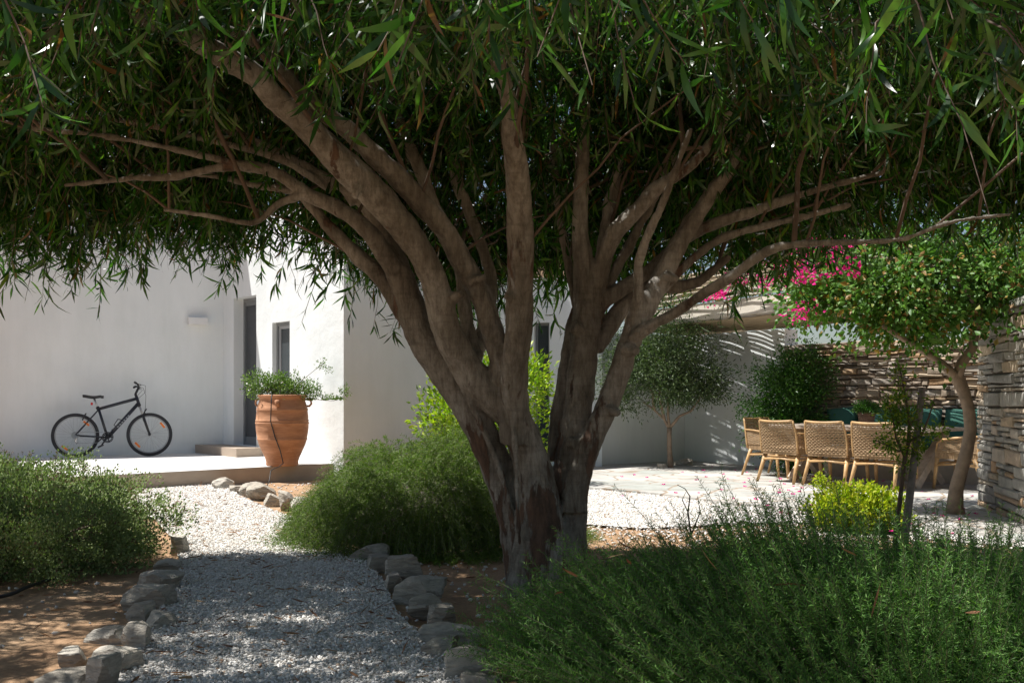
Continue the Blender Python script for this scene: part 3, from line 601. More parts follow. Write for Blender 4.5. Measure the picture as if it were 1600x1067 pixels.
LIMBS = [
 # trunk masses
 [(836, 960, 5.75, 105), (838, 900, 5.75, 90), (842, 850, 5.75, 80), (841, 800, 5.75, 70), (834, 740, 5.75, 60), (820, 690, 5.75, 56), (799, 648, 5.75, 54), (760, 610, 5.72, 52), (729, 572, 5.7, 48), (700, 520, 5.65, 46), (682, 450, 5.6, 44), (671, 420, 5.55, 44), (644, 374, 5.5, 46), (589, 307, 5.4, 48), (530, 252, 5.3, 50), (479, 197, 5.2, 42), (431, 153, 5.1, 38), (400, 118, 5.0, 38), (346, 87, 4.9, 36), (299, 59, 4.8, 31), (236, 35, 4.7, 25), (177, 24, 4.6, 22), (118, 24, 4.5, 20), (59, 39, 4.4, 17), (-30, 60, 4.3, 14)],
 [(828, 945, 5.85, 60), (812, 850, 5.85, 54), (800, 800, 5.85, 52), (780, 735, 5.85, 52), (750, 670, 5.85, 52), (722, 620, 5.85, 50), (688, 570, 5.85, 50), (655, 520, 5.85, 46), (640, 470, 5.85, 44), (622, 420, 5.85, 42), (600, 365, 5.9, 38), (585, 330, 5.9, 34), (553, 300, 5.9, 22), (518, 285, 5.9, 18), (459, 250, 5.9, 15), (400, 222, 5.9, 12), (330, 195, 5.9, 9)],
 [(660, 535, 5.88, 30), (632, 490, 5.9, 30), (600, 440, 5.95, 28), (565, 405, 6, 26), (530, 370, 6, 22), (505, 345, 6, 20), (487, 323, 6, 16), (460, 300, 6, 13), (400, 290, 6.05, 11), (300, 270, 6.1, 9), (200, 275, 6.1, 7)],
 [(622, 425, 5.8, 30), (600, 395, 5.78, 28), (575, 362, 5.7, 27), (530, 327, 5.7, 24), (479, 303, 5.7, 22), (439, 275, 5.7, 19), (400, 262, 5.7, 16), (340, 262, 5.7, 14), (280, 275, 5.7, 12), (200, 280, 5.65, 10), (100, 290, 5.6, 8)],
 [(806, 690, 5.7, 50), (804, 628, 5.65, 44), (804, 580, 5.62, 42), (808, 537, 5.6, 42), (812, 478, 5.58, 44), (813, 420, 5.55, 43), (813, 354, 5.5, 42), (809, 275, 5.4, 38), (801, 220, 5.3, 34), (794, 157, 5.2, 28), (778, 98, 5.1, 25), (766, 59, 5, 24), (754, 0, 4.9, 22), (740, -60, 4.8, 20)],
 [(786, 600, 5.68, 32), (782, 565, 5.7, 33), (769, 517, 5.7, 34), (749, 458, 5.68, 35), (717, 399, 5.65, 35), (699, 366, 5.62, 34), (656, 315, 5.55, 34), (620, 275, 5.48, 34), (585, 244, 5.42, 32), (545, 205, 5.38, 28), (498, 172, 5.3, 26), (451, 126, 5.2, 24), (420, 90, 5.15, 22), (394, 65, 5.1, 18), (350, 45, 5, 14), (275, 36, 4.9, 11)],
 [(745, 560, 5.95, 24), (733, 520, 5.98, 22), (725, 470, 6, 22), (722, 430, 6, 22), (705, 374, 6, 22), (683, 334, 6, 22), (655, 262, 6, 20), (632, 215, 6, 18), (610, 150, 6, 15), (560, 60, 6, 12)],
 [(740, 565, 6.0, 26), (757, 510, 6.1, 22), (768, 446, 6.2, 20), (758, 400, 6.2, 18), (740, 350, 6.2, 18), (710, 270, 6.2, 18), (705, 190, 6.2, 14), (680, 90, 6.2, 12)],
 [(872, 960, 5.85, 90), (878, 900, 5.85, 78), (885, 850, 5.87, 66), (889, 800, 5.9, 54), (888, 753, 5.9, 54), (898, 675, 5.92, 46), (908, 596, 5.95, 44), (916, 517, 5.97, 44), (918, 470, 6, 42), (913, 420, 6, 36), (907, 370, 6, 28), (907, 315, 6, 24), (911, 236, 6, 22), (915, 177, 5.95, 18), (922, 79, 5.9, 15), (930, -20, 5.8, 12)],
 [(918, 500, 5.98, 32), (930, 455, 5.98, 30), (945, 400, 5.95, 27), (962, 362, 5.9, 26), (994, 331, 5.85, 24), (1025, 294, 5.8, 22), (1075, 262, 5.75, 17), (1120, 210, 5.7, 14), (1150, 150, 5.6, 12), (1180, 60, 5.5, 10)],
 [(896, 800, 5.8, 44), (902, 753, 5.8, 40), (922, 694, 5.8, 37), (948, 635, 5.8, 35), (968, 580, 5.8, 34), (985, 529, 5.8, 35), (1005, 486, 5.8, 34), (1032, 439, 5.85, 32), (1052, 399, 5.85, 30), (1075, 358, 5.9, 28), (1100, 320, 5.9, 24), (1128, 278, 5.9, 22), (1160, 230, 5.9, 16), (1200, 150, 5.8, 12)],
 [(867, 720, 6.05, 24), (870, 660, 6.08, 22), (880, 600, 6.1, 22), (888, 549, 6.1, 22), (900, 490, 6.15, 20), (930, 430, 6.2, 18), (950, 350, 6.2, 16), (970, 250, 6.2, 12)],
 [(930, 545, 6.0, 26), (950, 512, 6.05, 27), (975, 478, 6.1, 27), (1010, 450, 6.15, 24), (1050, 448, 6.2, 22), (1090, 440, 6.2, 16), (1140, 400, 6.2, 12)],
 [(920, 500, 6.02, 26), (945, 470, 6.0, 24), (978, 447, 6.0, 24), (1019, 420, 6.0, 22), (1075, 369, 6.0, 20), (1125, 347, 6.0, 18), (1175, 331, 6.0, 18), (1237, 309, 5.95, 14), (1300, 290, 5.9, 10), (1380, 270, 5.8, 8)],
 [(988, 500, 5.78, 20), (997, 466, 5.75, 18), (1000, 403, 5.72, 15), (1025, 341, 5.65, 14), (1041, 303, 5.6, 12), (1080, 200, 5.5, 9)],
 [(990, 528, 5.75, 24), (1006, 515, 5.7, 20), (1056, 487, 5.6, 18), (1100, 459, 5.5, 17), (1144, 431, 5.4, 16), (1187, 400, 5.3, 15), (1212, 387, 5.25, 14), (1259, 381, 5.2, 12), (1337, 378, 5.1, 10), (1400, 375, 5.0, 9), (1433, 366, 4.95, 8), (1492, 346, 4.9, 7), (1580, 335, 4.8, 6)],
 [(922, 560, 6.0, 18), (940, 470, 6.05, 17), (985, 380, 6.05, 15), (1050, 250, 6.0, 12), (1090, 120, 5.9, 9)],
 [(1012, 480, 5.85, 16), (1060, 425, 5.9, 15), (1130, 372, 5.95, 13), (1230, 345, 6.0, 11), (1330, 320, 6.0, 8)],
 [(900, 610, 6.1, 18), (905, 500, 6.2, 17), (885, 400, 6.25, 14), (870, 300, 6.25, 12), (862, 180, 6.2, 9)],
 [(920, 470, 6.1, 15), (940, 380, 6.15, 14), (955, 290, 6.15, 12), (1000, 170, 6.1, 9), (1020, 60, 6.0, 7)],
 [(479, 303, 5.68, 14), (437, 318, 5.7, 12), (405, 345, 5.7, 11), (378, 348, 5.7, 10), (330, 338, 5.7, 9), (256, 328, 5.7, 7)],
 [(553, 319, 5.9, 14), (480, 215, 6.0, 13), (400, 165, 6.0, 11), (320, 130, 6.0, 9), (220, 150, 6.0, 7)],
 [(518, 299, 5.9, 13), (440, 250, 5.8, 12), (330, 220, 5.8, 10), (200, 190, 5.8, 8), (60, 180, 5.8, 6)],
 [(400, 262, 5.7, 12), (300, 240, 5.6, 10), (180, 215, 5.5, 9), (40, 200, 5.4, 7)],
]
mb = MB(); LP = []
for li_, L_ in enumerate(LIMBS):
    p_, r_ = spline(L_, .045); LP += [(Vector(a), r, ) for a, r in zip(p_, r_)]
    mb.tube(p_, r_, 14, jit=.16)
for (x_, y_, Y_, w_, dx_, dy_) in [(916, 520, 5.95, 26, -22, -10), (975, 545, 5.75, 20, 20, 4), (700, 470, 5.6, 18, 22, -12), (812, 470, 5.55, 16, -24, -8), (560, 285, 5.3, 16, -6, 22), (735, 440, 5.62, 14, 22, -8), (950, 640, 5.75, 16, 18, 6), (1040, 430, 5.8, 14, 16, 8), (907, 690, 5.85, 18, -18, 0)]:
    p_, r_ = spline([(x_, y_, Y_, w_*1.3), (x_+dx_*.5, y_+dy_*.5, Y_-.03, w_), (x_+dx_, y_+dy_, Y_-.06, w_*.8)], .03); mb.tube(p_, r_, 8, jit=.3)
# strap-like ridge on the trunk
p_, r_ = spline([(800, 640, 5.60, 12), (806, 720, 5.56, 8), (808, 780, 5.56, 7), (812, 850, 5.56, 6)]); mb.tube(p_, r_, 8)
p_, r_ = spline([(700, 560, 5.66, 14), (740, 640, 5.70, 10), (776, 720, 5.72, 10), (798, 800, 5.72, 10), (806, 900, 5.72, 12)]); mb.tube(p_, r_, 8)
o = mb.build('trunk', M['bark'], tree); o.location = tinv
rm = o.modifiers.new('remesh', 'REMESH'); rm.mode = 'VOXEL'; rm.voxel_size = .011; rm.use_smooth_shade = True
sm = o.modifiers.new('smooth', 'SMOOTH'); sm.iterations = 1; sm.factor = .5
tx = bpy.data.textures.new('bark_relief', 'CLOUDS'); tx.noise_scale = .09; tx.noise_depth = 3
dm = o.modifiers.new('relief', 'DISPLACE'); dm.texture = tx; dm.strength = .022; dm.mid_level = .5; dm.texture_coords = 'LOCAL'
# canopy volume
CX, CY, RX, RY = .3, 4.3, 7.0, 3.1
YK = [1.2, 2.2, 3.0, 3.8, 4.6, 5.6, 6.4, 7.4]; ZK = [1.85, 1.92, 2.08, 2.32, 2.52, 2.70, 2.32, 2.03]
def zlow(x, y):
    z = float(np.interp(y, YK, ZK)) - .25*((x-CX)/RX)**2
    z += .16*noise.noise(Vector((x*1.1, y*1.1, 5)))
    z -= .42*math.exp(-((x+.3)/.9)**2-((y-6.9)/.8)**2)          # longer fringe behind the trunk
    z -= .32*math.exp(-((x-1.3)/.9)**2-((y-2.3)/.7)**2)         # near boughs hanging low on the right
    z += .20*max(0, min(1, (x-1.6)/1.2))*max(0, min(1, (y-4)/2))
    z -= .30*math.exp(-((x-1.35)/.7)**2-((y-6.8)/.9)**2)
    z -= .08*max(0, min(1, (-x-2.4)/1.2))*max(0, min(1, (y-5)/1.5))
    return z
def ztop(x, y):
    r2 = ((x-CX)/RX)**2+((y-CY)/RY)**2
    return 4.75-.6*r2
anchors = []; NT = 12400; tries = 0
while len(anchors) < NT and tries < 900000:
    tries += 1; fringe = len(anchors)-9300
    x = random.uniform(CX-RX, CX+RX); y = random.uniform(CY-RY*1.03, CY+RY*1.03)
    r2 = ((x-CX)/RX)**2+((y-CY)/RY)**2
    if r2 > 1.05: continue
    a, b_ = zlow(x, y)+.38, ztop(x, y)
    if fringe > 0:
        if y < 5.3: continue
        a -= .06; b_ = a+.55
    t_ = random.random()**1.25; z = a+(b_-a)*t_
    if r2 < .35 and random.random() < .3: continue
    if y < 4.2 and random.random() < .45: continue
    if abs(x) > .5*y+2.2: continue      # outside what could be seen or shade the view
    if (x*x+y*y) < 2.2**2: continue
    q_ = Vector((x, y, z))
    gp = q_-sd*(z/sd.z)
    thr = -.16
    if gp.x < -1.4 and gp.y < 6.4: thr = .12
    elif gp.x > .1 and gp.y < 5.2: thr = -.08
    if fringe <= 0 and noise.noise(Vector((gp.x*1.9, gp.y*1.9, 3.3))) < thr and random.random() < .93: continue
    if noise.noise(Vector((gp.x*4.5, gp.y*4.5, 8.3))) < -.30 and random.random() < .9: continue
    if noise.noise(q_*1.15+Vector((9, 2, 4))) < -.33: continue
    if noise.noise(q_*2.9) < -.42: continue
    anchors.append(q_)
AN = np.array([tuple(a) for a in anchors]); n = len(AN)
out = AN-np.array([CX, CY+.4, 0]); out[:, 2] = 0; out = unit(out)
hd = unit(out*.6+rng.normal(size=(n, 3))*.6)
hd[:, 2] = rng.uniform(-.5, .25, n); Lt = rng.uniform(.35, .75, n)
m_ = 6; T_ = np.linspace(0, 1, m_)
PT = AN[:, None, :]+hd[:, None, :]*(Lt[:, None, None]*.6*T_[None, :, None]); PT[:, :, 2] -= (Lt*.62)[:, None]*T_[None, :]**1.8
PT += rng.normal(size=PT.shape)*.008
RD = np.linspace(.0042, .0014, m_)[None, :]*rng.uniform(.8, 1.3, n)[:, None]
tw = thin_tubes(PT, RD)
fast_mesh('twigs', *tw, M['twig'], tree).location = tinv
nl = 25; B_ = []; D_ = []
for k in range(nl):
    t_ = rng.uniform(.08, 1.0, n)*(m_-1); i0 = np.minimum(t_.astype(int), m_-2); fr = (t_-i0)[:, None]
    b_ = PT[np.arange(n), i0]*(1-fr)+PT[np.arange(n), i0+1]*fr
    d_ = rng.normal(size=(n, 3))*.55+hd*.15; d_[:, 2] -= rng.uniform(.25, 1.5, n)
    B_.append(b_); D_.append(d_)
B_ = np.concatenate(B_); D_ = np.concatenate(D_); nn2 = len(B_)
Ln = rng.uniform(.07, .16, nn2); Wn = Ln*rng.uniform(.095, .165, nn2)
fast_mesh('crown', *long_leaves(B_, D_, Ln, Wn, .55), M['leaf'], tree).location = tinv
# secondary boughs from limbs to anchors
mb = MB(); LPv = [(a, r) for a, r in LP if a.z > 1.9]; used = []
for i in range(230):
    a = anchors[random.randrange(len(anchors))]
    best = None
    for c_, r in random.sample(LPv, 90):
        dz = a.z-c_.z; dl = (a-c_).length+(1.5 if dz < -.3 else 0)+.8*sum((c_-q_).length < .35 for q_ in used)
        if best is None or dl < best[0]: best = (dl, c_, r)
    dl, c_, r = best
    if dl > 2.6: continue
    used.append(c_)
    mid = (a+c_)/2+Vector((random.uniform(-.15, .15), random.uniform(-.15, .15), .14*dl)); pts = []
    r0 = min(r*.7, random.uniform(.007, .015)); K_ = 9
    for k in range(K_+1):
        t_ = k/K_; p_ = c_*(1-t_)**2+mid*2*t_*(1-t_)+a*t_*t_
        p_ = p_+Vector([noise.noise(p_*3+Vector((j*7, i, 0)))*.07 for j in range(3)])*min(1, 4*t_*(1-t_)+.0)
        pts.append(p_)
    mb.tube(pts, [r0*(1-.65*k/K_) for k in range(K_+1)], 6)
o = mb.build('boughs', M['twig'], tree, smooth=True); o.location = tinv

# ------------------------------------------------------------ shrub builders
def needle_shrub(name, label, centre, rad, height, nst, lean, nneedle, nlen, mat, stemlen=(.22, .42), up=.9, droop=0, jag=.12, shell=.55, grp=None, root_spread=.85, core=True, wid=.1, dj=.25, rad0=1.0):
    root = empty(name, (centre[0], centre[1], 0), label=label, cat='shrub', group=grp)
    a = rng.uniform(0, 2*np.pi, nst); rr = np.sqrt(rng.uniform(0, 1, nst))
    ux, uy = rr*np.cos(a), rr*np.sin(a)
    lump = np.array([noise.noise(Vector((x*2.3+centre[0], y*2.3, 1.7))) for x, y in zip(ux, uy)])
    hz = np.sqrt(np.clip(1-rr**2.4, 0, 1))*(1+.35*lump)
    depth = rng.uniform(shell, 1.04, nst)
    B0 = np.column_stack([ux*rad[0]*root_spread, uy*rad[1]*root_spread, np.maximum(.01, hz*height*depth-.10)])
    outv = np.column_stack([ux, uy, np.zeros(nst)])
    Dd = outv*(.55+.5*rr[:, None])+np.array(lean)[None]+rng.normal(size=(nst, 3))*dj; Dd[:, 2] += up*(1-.45*rr); Dd = unit(Dd)
    SL = rng.uniform(*stemlen, nst)*(1+jag*rng.normal(size=nst))
    m = 6; T = np.linspace(0, 1, m)
    cur = rng.normal(size=(nst, 3))*dj*.45; cur[:, 2] = -droop*(.4+rr)+dj*.4*rng.normal(size=nst)
    PT = B0[:, None]+Dd[:, None]*(SL[:, None, None]*T[None, :, None])+cur[:, None]*(SL[:, None, None]*(T**2)[None, :, None])
    PT[:, :, 2] = np.maximum(PT[:, :, 2], .01)
    fast_mesh('stems', *thin_tubes(PT, rad0*np.linspace(.0019, .0009, m)[None]*np.ones((nst, 1))), M['herb_stem'], root)
    Bs, Ds = [], []
    axis = unit(PT[:, -1]-PT[:, 0])
    for k in range(nneedle):
        t_ = (k+rng.uniform(0, 1, nst))/nneedle*(m-1); i0 = np.minimum(t_.astype(int), m-2); fr = (t_-i0)[:, None]
        Bs.append(PT[np.arange(nst), i0]*(1-fr)+PT[np.arange(nst), i0+1]*fr)
        side = unit(np.cross(axis, rand_dir(nst))); Ds.append(unit(side+axis*rng.uniform(.35, .85, nst)[:, None]))
    Bs = np.concatenate(Bs); Ds = np.concatenate(Ds); N_ = len(Bs); LL = rng.uniform(.65, 1.1, N_)*nlen
    fast_mesh('foliage', *diamond_leaves(Bs, Ds, LL, LL*wid, .1), mat, root)
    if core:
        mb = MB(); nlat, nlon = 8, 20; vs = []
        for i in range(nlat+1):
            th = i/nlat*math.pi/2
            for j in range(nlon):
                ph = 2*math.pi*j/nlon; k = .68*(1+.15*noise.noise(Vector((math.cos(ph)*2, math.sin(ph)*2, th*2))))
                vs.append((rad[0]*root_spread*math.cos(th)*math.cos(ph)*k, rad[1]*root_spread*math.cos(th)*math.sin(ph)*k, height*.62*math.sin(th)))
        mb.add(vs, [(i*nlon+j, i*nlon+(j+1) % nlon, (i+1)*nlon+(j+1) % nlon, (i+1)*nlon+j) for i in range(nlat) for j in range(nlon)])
        mb.build('dark_filler', M['mortar'], root)  # dark dome added inside to block the view between stems
    return root
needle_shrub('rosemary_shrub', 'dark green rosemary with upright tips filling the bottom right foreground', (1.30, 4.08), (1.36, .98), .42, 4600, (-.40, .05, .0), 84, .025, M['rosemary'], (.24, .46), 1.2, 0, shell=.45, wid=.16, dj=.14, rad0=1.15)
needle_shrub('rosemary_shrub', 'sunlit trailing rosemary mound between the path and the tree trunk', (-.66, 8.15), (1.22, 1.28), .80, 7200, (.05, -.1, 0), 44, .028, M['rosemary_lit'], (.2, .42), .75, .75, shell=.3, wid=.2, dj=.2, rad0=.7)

def leafy(name, mat, blobs, nclump, per, L, parent, Wf=.5, spread=.07, jitter=.25, dirz=0., inner=.45, loc=None, leaf='d', holes=0):
    """leaf clumps filling ellipsoids [(cx,cy,cz,rx,ry,rz)]"""
    vol = np.array([b_[3]*b_[4]*b_[5] for b_ in blobs])**.67; vol = vol/vol.sum()
    idx = rng.choice(len(blobs), nclump, p=vol); Bb = np.array(blobs)[idx]
    dirs = rand_dir(nclump); rr = inner+(1.05-inner)*rng.uniform(0, 1, nclump)**.6
    rr *= 1+jitter*np.array([noise.noise(Vector(tuple(d*2.2))+Vector((float(i), 0, 0)))+.6*noise.noise(Vector(tuple(d*6.5))+Vector((float(i), 5, 0))) for d, i in zip(dirs, idx)])
    rr = rr*np.where(rng.uniform(size=nclump) < .05*(0 < holes < 5), rng.uniform(1.05, 1.28, nclump), 1)
    Cp = Bb[:, :3]+dirs*Bb[:, 3:]*rr[:, None]
    if holes > 0:
        ok = np.array([noise.noise(Vector(tuple(c_*holes))+Vector((3.1, 7.7, 1.2))) > -.17 for c_ in Cp]); Cp = Cp[ok]; dirs = dirs[ok]; nclump = len(Cp)
    sp = rng.normal(size=(nclump, per, 3))*spread
    B = (Cp[:, None]+sp).reshape(-1, 3); D = (sp*8+dirs[:, None]*.7+rng.normal(size=sp.shape)*.5).reshape(-1, 3); D[:, 2] += dirz
    B[:, 2] = np.maximum(B[:, 2], .01)
    N_ = len(B); LL = L*rng.uniform(.6, 1.15, N_)
    fn = long_leaves if leaf == 'l' else diamond_leaves
    o = fast_mesh(name, *fn(B, D, LL, LL*Wf), mat, parent)
    if loc is not None: o.location = loc
    return o
def shrub(name, label, centre, blobs, mat, nclump, per, L, cat='shrub', holes=0, jitter=.25, Wf=.5, spread=.05, stems=8, hgt=.5, stemmat='twig', grp=None, inner=.45, dirz=.1, leaf='d'):
    r = empty(name, (centre[0], centre[1], centre[2] if len(centre) > 2 else 0), label=label, cat=cat, group=grp)
    leafy('foliage', mat, blobs, nclump, per, L, r, Wf, spread, inner=inner, dirz=dirz, leaf=leaf, holes=holes, jitter=jitter)
    if stems:
        mb = MB(); bl = blobs
        for i in range(stems):
            b_ = bl[i % len(bl)]; dr_ = Vector((random.uniform(-1, 1)*b_[3], random.uniform(-1, 1)*b_[4], random.uniform(-.3, .8)*b_[5]))*.75
            e_ = Vector(b_[:3])+dr_; s_ = Vector((random.uniform(-.04, .04), random.uniform(-.04, .04), 0))
            md = (s_+e_)/2+Vector((random.uniform(-.05, .05), random.uniform(-.05, .05), .05))
            mb.tube([s_, s_.lerp(md, .6), md, md.lerp(e_, .6), e_], [.010, .008, .007, .005, .003], 6)
        mb.build('stems', M[stemmat], r, smooth=True)
    return r
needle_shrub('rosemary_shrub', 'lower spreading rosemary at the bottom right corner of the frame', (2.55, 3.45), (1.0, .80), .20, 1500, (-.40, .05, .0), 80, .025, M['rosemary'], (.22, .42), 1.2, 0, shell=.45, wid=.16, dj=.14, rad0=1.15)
n = 46; B_ = np.column_stack([rng.uniform(.1, 2.6, n), rng.uniform(3.2, 4.7, n), rng.uniform(.36, .62, n)]); D_ = np.column_stack([rng.normal(size=(n, 2)), rng.normal(size=n)*.4])
fast_mesh('caught_leaves', *long_leaves(B_, D_, rng.uniform(.06, .13, n), rng.uniform(.008, .014, n), .5), M['litter'], label='dry brown willow leaves caught among the foreground rosemary tips', cat='dry leaves', kind='stuff')
# left grey-green herb bushes
shrub('oregano_bush', 'rounded grey green herb bush overhanging the left kerb stones', (-3.33, 6.95), [(0, 0, .17, .82, 1.0, .37), (-.9, -.35, .18, .9, .8, .38), (.14, -.25, .12, .62, .8, .28), (-.45, .3, .22, .6, .6, .33)], M['thyme'], 16500, 9, .024, holes=5.5, jitter=.45, Wf=.66, spread=.024, stems=30, inner=.66, dirz=.8)
shrub('oregano_bush', 'taller herb bush with brownish flower heads in front of the terrace end', (-4.60, 8.8), [(0, 0, .20, 1.0, 1.0, .40), (-.9, .3, .20, 1.0, .9, .38), (.6, -.3, .15, .65, .9, .30)], M['thyme'], 10500, 8, .028, holes=5.5, jitter=.45, Wf=.66, spread=.028, stems=24, inner=.66, dirz=.8)
for ob_, bl_ in [(o_, b_) for o_, b_ in zip([q_ for q_ in C.objects if q_.name.startswith('oregano_bush')], ([(0, 0, .19, .84, 1.0, .39), (-.9, -.35, .20, .9, .8, .40), (-.45, .3, .24, .6, .6, .35)], [(0, 0, .22, 1.0, 1.0, .42), (-.9, .3, .22, 1.0, .9, .40), (.6, -.3, .17, .65, .9, .32)]))]:
    leafy('flower_heads', M['seedhead'], bl_, 900, 5, .016, ob_, .8, .009, inner=.97, jitter=.2)
# lemon shrub behind the trunk
lem = shrub('lemon_bush', 'bright yellow green citrus bush against the white wall behind the trunk', (-.28, 12.6), [(-.05, 0, 1.05, .72, .5, .62), (.35, 0, 1.3, .42, .4, .42), (-.5, 0, .9, .42, .4, .4), (.2, -.1, .6, .5, .4, .4)], M['lemon'], 620, 9, .085, Wf=.42, spread=.07, stems=14, inner=.35, dirz=.5)
# dark glossy shrub at patio corner
shrub('ficus_bush', 'dark glossy green bush at the corner of the white and slate walls', (4.08, 14.55), [(0, 0, 1.15, .56, .5, .62), (.1, 0, .6, .55, .5, .55), (-.15, 0, 1.0, .5, .45, .5), (.2, .05, 1.5, .38, .38, .32)], M['ficus'], 3000, 8, .055, holes=3.6, jitter=.7, Wf=.42, spread=.05, stems=10, inner=.5, dirz=-.1)
# low yellow green shrub
shrub('fern_leaf_shrub', 'low yellow green leafy shrub beside the staked sapling', (2.92, 8.45), [(0, 0, .22, .28, .24, .17), (-.24, 0, .16, .17, .17, .13), (.22, 0, .20, .18, .2, .15), (.08, 0, .10, .36, .26, .10)], M['yellow'], 620, 9, .045, Wf=.6, spread=.026, stems=16, inner=.3, dirz=.4)
shrub('seedling', 'thin yellow green seedling standing left of the low leafy shrub', (2.72, 8.75), [(0, 0, .40, .07, .07, .06), (.03, 0, .31, .06, .06, .04), (-.01, 0, .22, .05, .05, .03)], M['yellow'], 46, 9, .032, cat='plant', Wf=.5, spread=.02, stems=4, inner=.1)
# small olive tree
ox, oy, _ = G(1048, 734)
ol = empty('olive_tree', (ox, oy, 0), label='small round-headed olive tree on a slim trunk by the white garden wall', cat='tree')
mb = MB(); k = oy/F
def ow(x, y, dY=0): 
    X, Y, Z = P(x, y, oy+dY); return (X-ox, dY, Z)
mb.tube([ow(1047, 742), ow(1048, 725), ow(1046, 700), ow(1046, 680), ow(1046, 668)], [.06, .048, .04, .037, .042], 10, jit=.2)
for pts in ([(1046, 670), (1038, 655), (1022, 640), (1005, 628)], [(1046, 668), (1044, 650), (1044, 620), (1042, 590)], [(1047, 668), (1062, 650), (1080, 642), (1092, 625), (1100, 600)], [(1022, 640), (1020, 615), (1010, 590)], [(1038, 655), (1030, 620), (1035, 590)]):
    mb.tube([ow(*q_) for q_ in pts], [.026, .02, .016, .012, .008][:len(pts)], 8, jit=.2)
mb.build('trunk', M['pale_bark'], ol, smooth=True)
leafy('crown', M['olive'], [(-.12, 0, 1.62, .62, .62, .55), (.42, 0, 1.50, .45, .45, .48), (-.70, 0, 1.50, .48, .45, .42), (.10, 0, 2.0, .55, .5, .32), (.1, -.1, 1.22, .66, .5, .20), (-.45, .1, 1.9, .4, .4, .35), (.62, 0, 1.25, .22, .2, .2), (-.75, 0, 1.1, .2, .2, .16)], 3600, 9, .062, ol, Wf=.27, spread=.075, inner=.2, jitter=.9, dirz=-.1, holes=3.6)
rk = [(1071, 731, 22, 10, 'brown rock lying on the paving at the foot of the olive tree'), (1036, 735, 14, 6, 'small flat rock on the left of the olive tree trunk')]
for i, (x, yb, w_, h_, lb) in enumerate(rk):
    kerb_stone(x, yb, w_, h_, lb, .8, 60+i); ob = bpy.context.scene.collection.objects[-1]; ob.name = 'rock'; del ob['group']; ob.location.z = .03
# bougainvillea tree on the right
bx, by, _ = G(1493, 803, .03)
bt = empty('bougainvillea', (bx, by, .03), label='bougainvillea tree with curved trunk by the stone wall and pink flowers', cat='tree')
def bw(x, y, dY=0):
    X, Y, Z = P(x, y, by+dY); return (X-bx, dY, Z-.03)
mb = MB()
mb.tube([bw(1493, 810), bw(1492, 790), bw(1494, 765), bw(1502, 735), bw(1511, 705), bw(1517, 670), bw(1514, 640), bw(1506, 612), bw(1496, 590), bw(1492, 580)], [.09, .072, .063, .058, .056, .054, .053, .055, .062, .05], 12, jit=.2)
mb.tube([bw(1496, 592), bw(1478, 575), bw(1460, 560), bw(1445, 550), bw(1420, 535, -.2), bw(1380, 510, -.4)], [.05, .042, .036, .032, .025, .018], 9, jit=.2)
mb.tube([bw(1496, 590), bw(1503, 568), bw(1520, 545), bw(1524, 515), bw(1532, 485), bw(1545, 450, .2)], [.055, .048, .045, .04, .034, .025], 9, jit=.2)
mb.tube([bw(1532, 485), bw(1500, 440, -.3), bw(1440, 410, -.5), bw(1350, 400, -.2), bw(1260, 410, .6)], [.03, .025, .02, .014, .01], 7, jit=.2)
mb.build('trunk', M['pale_bark'], bt, smooth=True)
def bb(x, y, dY, rx, ry, rz): X, _, Z = bw(x, y, dY); return (X, dY, Z, rx, ry, rz)
leafy('crown', M['boug'], [bb(1500, 430, 0, .85, .9, .5), bb(1370, 465, -.1, .55, .7, .38), bb(1420, 500, -.1, .5, .6, .28), bb(1300, 440, .3, .45, .6, .26), bb(1590, 420, .2, .6, .8, .5), bb(1560, 470, .1, .4, .5, .3), bb(1400, 400, 0, .7, .8, .35), bb(1275, 465, .3, .3, .4, .16), bb(1300, 385, 1, .6, .6, .24)], 4300, 7, .068, bt, Wf=.66, spread=.075, inner=.25, jitter=1.1, dirz=-.35, holes=2.6)
fl = [bb(1112, 472, 3.0, .09, .10, .13), bb(1125, 455, 2.9, .11, .12, .08), bb(1155, 432, 2.6, .22, .2, .05), bb(1196, 442, 2.2, .08, .1, .09), bb(1240, 412, -.3, .24, .2, .16), bb(1262, 428, -.6, .16, .2, .05), bb(1247, 490, -.3, .07, .1, .08), bb(1310, 420, -.9, .14, .2, .04), bb(1228, 458, 1.6, .06, .06, .06), bb(1225, 385, .4, .2, .2, .12), bb(1332, 428, -1.0, .06, .06, .06), bb(1290, 385, -.9, .26, .2, .06), bb(1220, 345, 1.0, .4, .3, .2), bb(1260, 487, -.5, .10, .1, .05), bb(1350, 385, .3, .12, .1, .05)]
leafy('flowers', M['petal'], fl, 260, 5, .042, bt, Wf=.85, spread=.035, inner=.1)
# vines on pergola top
pv = shrub('climbing_vine', 'sparse green vine straggling over the cane roof edge', (f0+gd*.9).to_tuple()+(2.42,), [(0, .4, .12, .4, .5, .12), (.5, -.5, .14, .5, .6, .14), (.9, -1.3, .2, .5, .6, .2)], M['boug'], 260, 7, .045, cat='plant', stems=6, spread=.06, inner=.2, Wf=.55)

